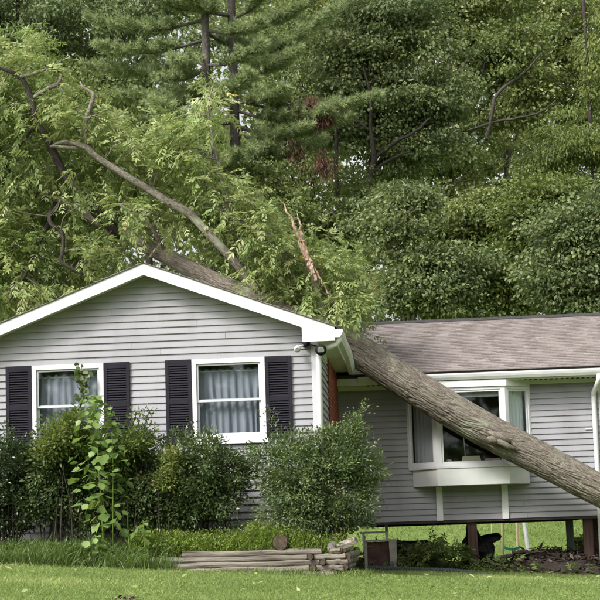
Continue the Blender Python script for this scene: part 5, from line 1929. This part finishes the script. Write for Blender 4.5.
heap('black_tarp', 'crumpled black tarp heap behind the middle timber post', [(461, 566), (461, 542), (466, 536), (466, 522), (473, 522), (477, 537), (486, 535), (497, 533), (502, 535), (501, 540), (492, 541), (494, 546), (495, 558), (497, 567), (480, 569)], 30.5, .5, 'black', 3, 'tarp')
heap('black_tarp', 'low black tarp heap beside the brown box under the house', [(396, 562), (396, 541), (410, 539), (424, 539), (434, 543), (440, 552), (438, 563), (415, 565)], 30.3, .5, 'black', 9, 'tarp')

# swing set in the back yard
Ys = 40.2
sw = thing('swing_set', 'wooden swing set frame with a green seat on the grass behind the house', 'swing', (P(512, 560, Ys)[0], Ys, gz(P(512, 560, Ys)[0], Ys)))
for (ta, tb, dy, mt, rr) in (((502, 500), (503, 562), -.3, 'yellow_wood', 1.5), ((516, 500), (518.5, 561), .3, 'yellow_wood', 1.6), ((521, 500), (530, 562), .2, 'frame', 1.9), ((474, 500), (478, 562), .8, 'yellow_wood', .9), ((491, 500), (492, 548), .9, 'yellow_wood', .6)):
    A_, B_ = P(*ta, Ys + dy), P(*tb, Ys + dy)
    B_[2] = min(B_[2], gz(B_[0], Ys + dy) + .0) - .02
    d_ = (A_ - B_) / (A_[2] - B_[2])
    A_ = B_ + d_ * (2.2 + .02)
    MB().tube([B_, A_], rr / PXM(Ys), 8, True).build('leg', M[mt], sw)
zt_ = gz(P(512, 560, Ys)[0], Ys) + 2.16
MB().tube([(P(465, 300, Ys)[0], Ys + .2, zt_), (P(530, 300, Ys)[0], Ys + .2, zt_)], .05, 8).build('top_beam', M['yellow_wood'], sw)
s0, s1 = P(504, 549.5, Ys + .1), P(520.5, 549.5, Ys + .1)
st_ = MB()
vv, ff = [], []
for i in range(9):
    f_ = i / 8
    x = s0[0] + (s1[0] - s0[0]) * f_
    sag = .05 * (4 * f_ * (1 - f_))
    for (yy, zz) in ((-.11, .02), (-.11, -.02), (.11, -.02), (.11, .02)):
        vv.append((x, Ys + .1 + yy, s0[2] + .05 - sag + zz * 1.5))
for i in range(8):
    for k in range(4):
        ff.append((i * 4 + k, i * 4 + (k + 1) % 4, i * 4 + 4 + (k + 1) % 4, i * 4 + 4 + k))
ff += [(3, 2, 1, 0), (32, 33, 34, 35)]
st_.add(vv, ff).build('seat', M['green_plastic'], sw)
for x in (s0[0] + .01, s1[0] - .01):
    MB().tube([(x, Ys + .1, s0[2] + .05), (x, Ys + .18, zt_)], .008, 5).build('chain', M['chrome'], sw)

# mound of soil, bark and roots torn up under the right part of the house
cx = P(560, 560, 30.6)
mv, mf = [], []
nxm, nym = 60, 30
mx0, mx1, my0, my1 = P(478, 560, 30.6)[0], cx[0] + 2.2, 29.0, 32.2
for j in range(nym + 1):
    for i in range(nxm + 1):
        x, y = mx0 + (mx1 - mx0) * i / nxm, my0 + (my1 - my0) * j / nym
        u_, w_ = i / nxm, j / nym
        env = min(1, u_ * 4) * min(1, (1 - u_) * 5) * math.sin(math.pi * w_) ** .8
        hgt = .40 * env * (.45 + 1.0 * vnoise(np.array([[x * 1.4, y * 1.4, 3.3]]))[0]) + .06 * env * vnoise(np.array([[x * 9, y * 9, 1.0]]))[0]
        mv.append((x, y, gz(x, y) - .03 + hgt))
for j in range(nym):
    for i in range(nxm):
        k = j * (nxm + 1) + i
        mf.append((k, k + 1, k + nxm + 2, k + nxm + 1))
o = MB().add(mv, mf).build('soil_mound', M['soil'], None, True)
tag(o, 'heap of torn up dark soil and bark under the right of the house', 'soil', kind='stuff')
mva = np.array(mv)
n_ = 2600
ii = rng.integers(0, len(mva), n_)
ii = ii[(mva[ii, 2] > ground_z(mva[ii, 0], mva[ii, 1]) + .02)]
po = mva[ii] + rng.normal(size=(len(ii), 3)) * np.array([.05, .05, .012]) + np.array([0, 0, .02])
v, t_, rn = leaves(po, rdir(len(ii)) * np.array([1, 1, .35]), np.array([0, 0, 1.0]) + rdir(len(ii)) * .7, rng.uniform(.06, .26, len(ii)), rng.uniform(.015, .06, len(ii)), np.clip(rng.beta(1.6, 2.6, len(ii)), 0, 1), .25)
o = tri_mesh('bark_chips', v, t_, rn, M['l_chip'])
tag(o, 'scattered bark chips and splinters on the soil heap', 'bark', kind='stuff')
for k, (a_, b_, c_, d_, lab) in enumerate(((497, 560, 545, 552, 'long broken root lying across the left of the soil heap'), (530, 566, 585, 560, 'broken pale root lying on the front of the soil heap'), (512, 552, 560, 562, 'thin dark root on top of the soil heap'))):
    A_, B_ = P(a_, b_, 29.9), P(c_, d_, 29.9)
    m_ = (A_ + B_) / 2 + np.array([0, .1, .06])
    for q in (A_, m_, B_):
        q[2] = max(q[2], gz(q[0], 29.9) + .1)
    p_, r_ = smooth_path([A_, m_, B_], [.035, .028, .012], 14)
    p_ += rng.normal(size=p_.shape) * .012
    o = MB().tube(p_, r_, 7, True, .2, k).build('root', M['limb' if k == 1 else 'dark_bark'], None, True)
    tag(o, lab, 'root', 'broken roots on the soil heap')


# leafy branches broken off, lying before the posts
def fallen_branch(label, spots, Y, n_, L=.26):
    c_ = P(*spots[0][:2], Y)
    t = thing('broken_branch', label, 'branch', (c_[0], Y, gz(c_[0], Y)), 'broken leafy branches under the house')
    po, dd = [], []
    tot = sum(s_[2] * s_[3] for s_ in spots)
    for (a_, b_, rx_, ry_) in spots:
        k = int(n_ * rx_ * ry_ / tot)
        u = rdir(k)
        q = P(a_, b_, Y) + u * np.array([rx_ / PXM(Y), .35, ry_ / PXM(Y)])
        q[:, 2] = np.maximum(q[:, 2], ground_z(q[:, 0], q[:, 1]) + .05)
        po.append(q)
        e0 = P(a_, b_, Y)
        e0[2] = max(e0[2], gz(e0[0], Y) + .06)
        p_, r_ = smooth_path([c_ + np.array([0, .05, -.02]), (c_ + e0) / 2 + np.array([0, 0, .06]), e0 + np.array([.15, 0, .02])], [.022, .015, .006], 8)
        MB().tube(p_, r_, 6, True).build('stem', M['limb'], t, True)
    po = np.concatenate(po)
    v = pinnate(po, rdir(len(po)) * np.array([1, 1, .4]) + np.array([0, 0, .15]), rng.uniform(.7, 1.2, len(po)) * L, np.clip(rng.normal(.45, .2, len(po)), 0, 1), 4, .32, .36, .3)
    v[0][:, 2] = np.maximum(v[0][:, 2], ground_z(v[0][:, 0], v[0][:, 1]) + .01)
    tri_mesh('foliage', *v, M['l_debris'], t)
    return t


fallen_branch('broken leafy branch before the brown box at the foot of the shrub', [(380, 560, 18, 7), (365, 552, 10, 8)], 29.6, 90)
fallen_branch('large broken leafy branch lying between the box and the middle post', [(420, 553, 28, 9), (440, 548, 18, 8), (455, 556, 14, 9), (405, 562, 24, 6)], 29.55, 300)
fallen_branch('broken leafy branch lying right of the middle timber post', [(495, 568, 22, 6), (515, 572, 18, 5), (480, 570, 12, 5)], 29.4, 130)
fallen_branch('sparse broken leafy branch on the front of the soil heap', [(560, 578, 26, 5), (585, 580, 16, 5)], 29.2, 90)
# yellow-green bush behind the grey post
yb = P(580, 548, 37.5)
gy = gz(yb[0], 37.5)
t = thing('small_bush', 'small yellow green bush on the grass behind the grey steel post', 'bush', (yb[0], 37.5, gy))
cc = np.array([yb[0], 37.5, gy + .38]) + rdir(70) * np.array([.26, .25, .38]) * rng.random((70, 1)) ** .5
tri_mesh('foliage', *clump_leaves(cc, rng.uniform(.06, .14, 70), (yb[0], 37.5, gy + .2), 26, .07, .5), M['l_yellow'], t)
MB().tube([(yb[0], 37.5, gy - .05), (yb[0] + .03, 37.5, gy + .5)], [.02, .008], 6).build('stem', M['limb'], t)
# a small dead leaf clump lying on the lawn
c_ = P(133, 590, 18.0)
dl = None
Yd = 17.6
Xd = c_[0]
n_ = 26
po = np.stack([Xd + rng.normal(0, .07, n_), Yd + rng.normal(0, .08, n_), np.full(n_, 0.0)], -1)
po[:, 2] = ground_z(po[:, 0], po[:, 1]) + .04
v, t_, rn = leaves(po, rdir(n_) * [1, 1, .3], rdir(n_) + np.array([0, 0, 1]), rng.uniform(.04, .08, n_), .03, rng.random(n_), .3)
o = tri_mesh('dead_leaves', v, t_, rn, M['l_chip'])
tag(o, 'small clump of dead brown leaves lying on the lawn', 'leaves', kind='stuff')

# leaf litter blown onto the lawn
n_ = 150
Yl = rng.uniform(16.5, 29, n_)
Xl = -.07 * Yl + rng.uniform(-1, 1, n_) * .19 * Yl
kl = ~((Yl > 22.5) & (Xl < lx1 + .4))
po = np.stack([Xl, Yl, ground_z(Xl, Yl) + .035], -1)[kl]
v, t_, rn = leaves(po, rdir(len(po)) * [1, 1, .3], rdir(len(po)) * .7 + np.array([0, -.3, 1]), rng.uniform(.05, .11, len(po)), rng.uniform(.02, .045, len(po)), rng.uniform(.3, 1, len(po)), .2)
tag(tri_mesh('leaf_litter', v, t_, rn, M['l_fallen']), 'scattered torn green leaves lying on the front lawn', 'leaves', kind='stuff')
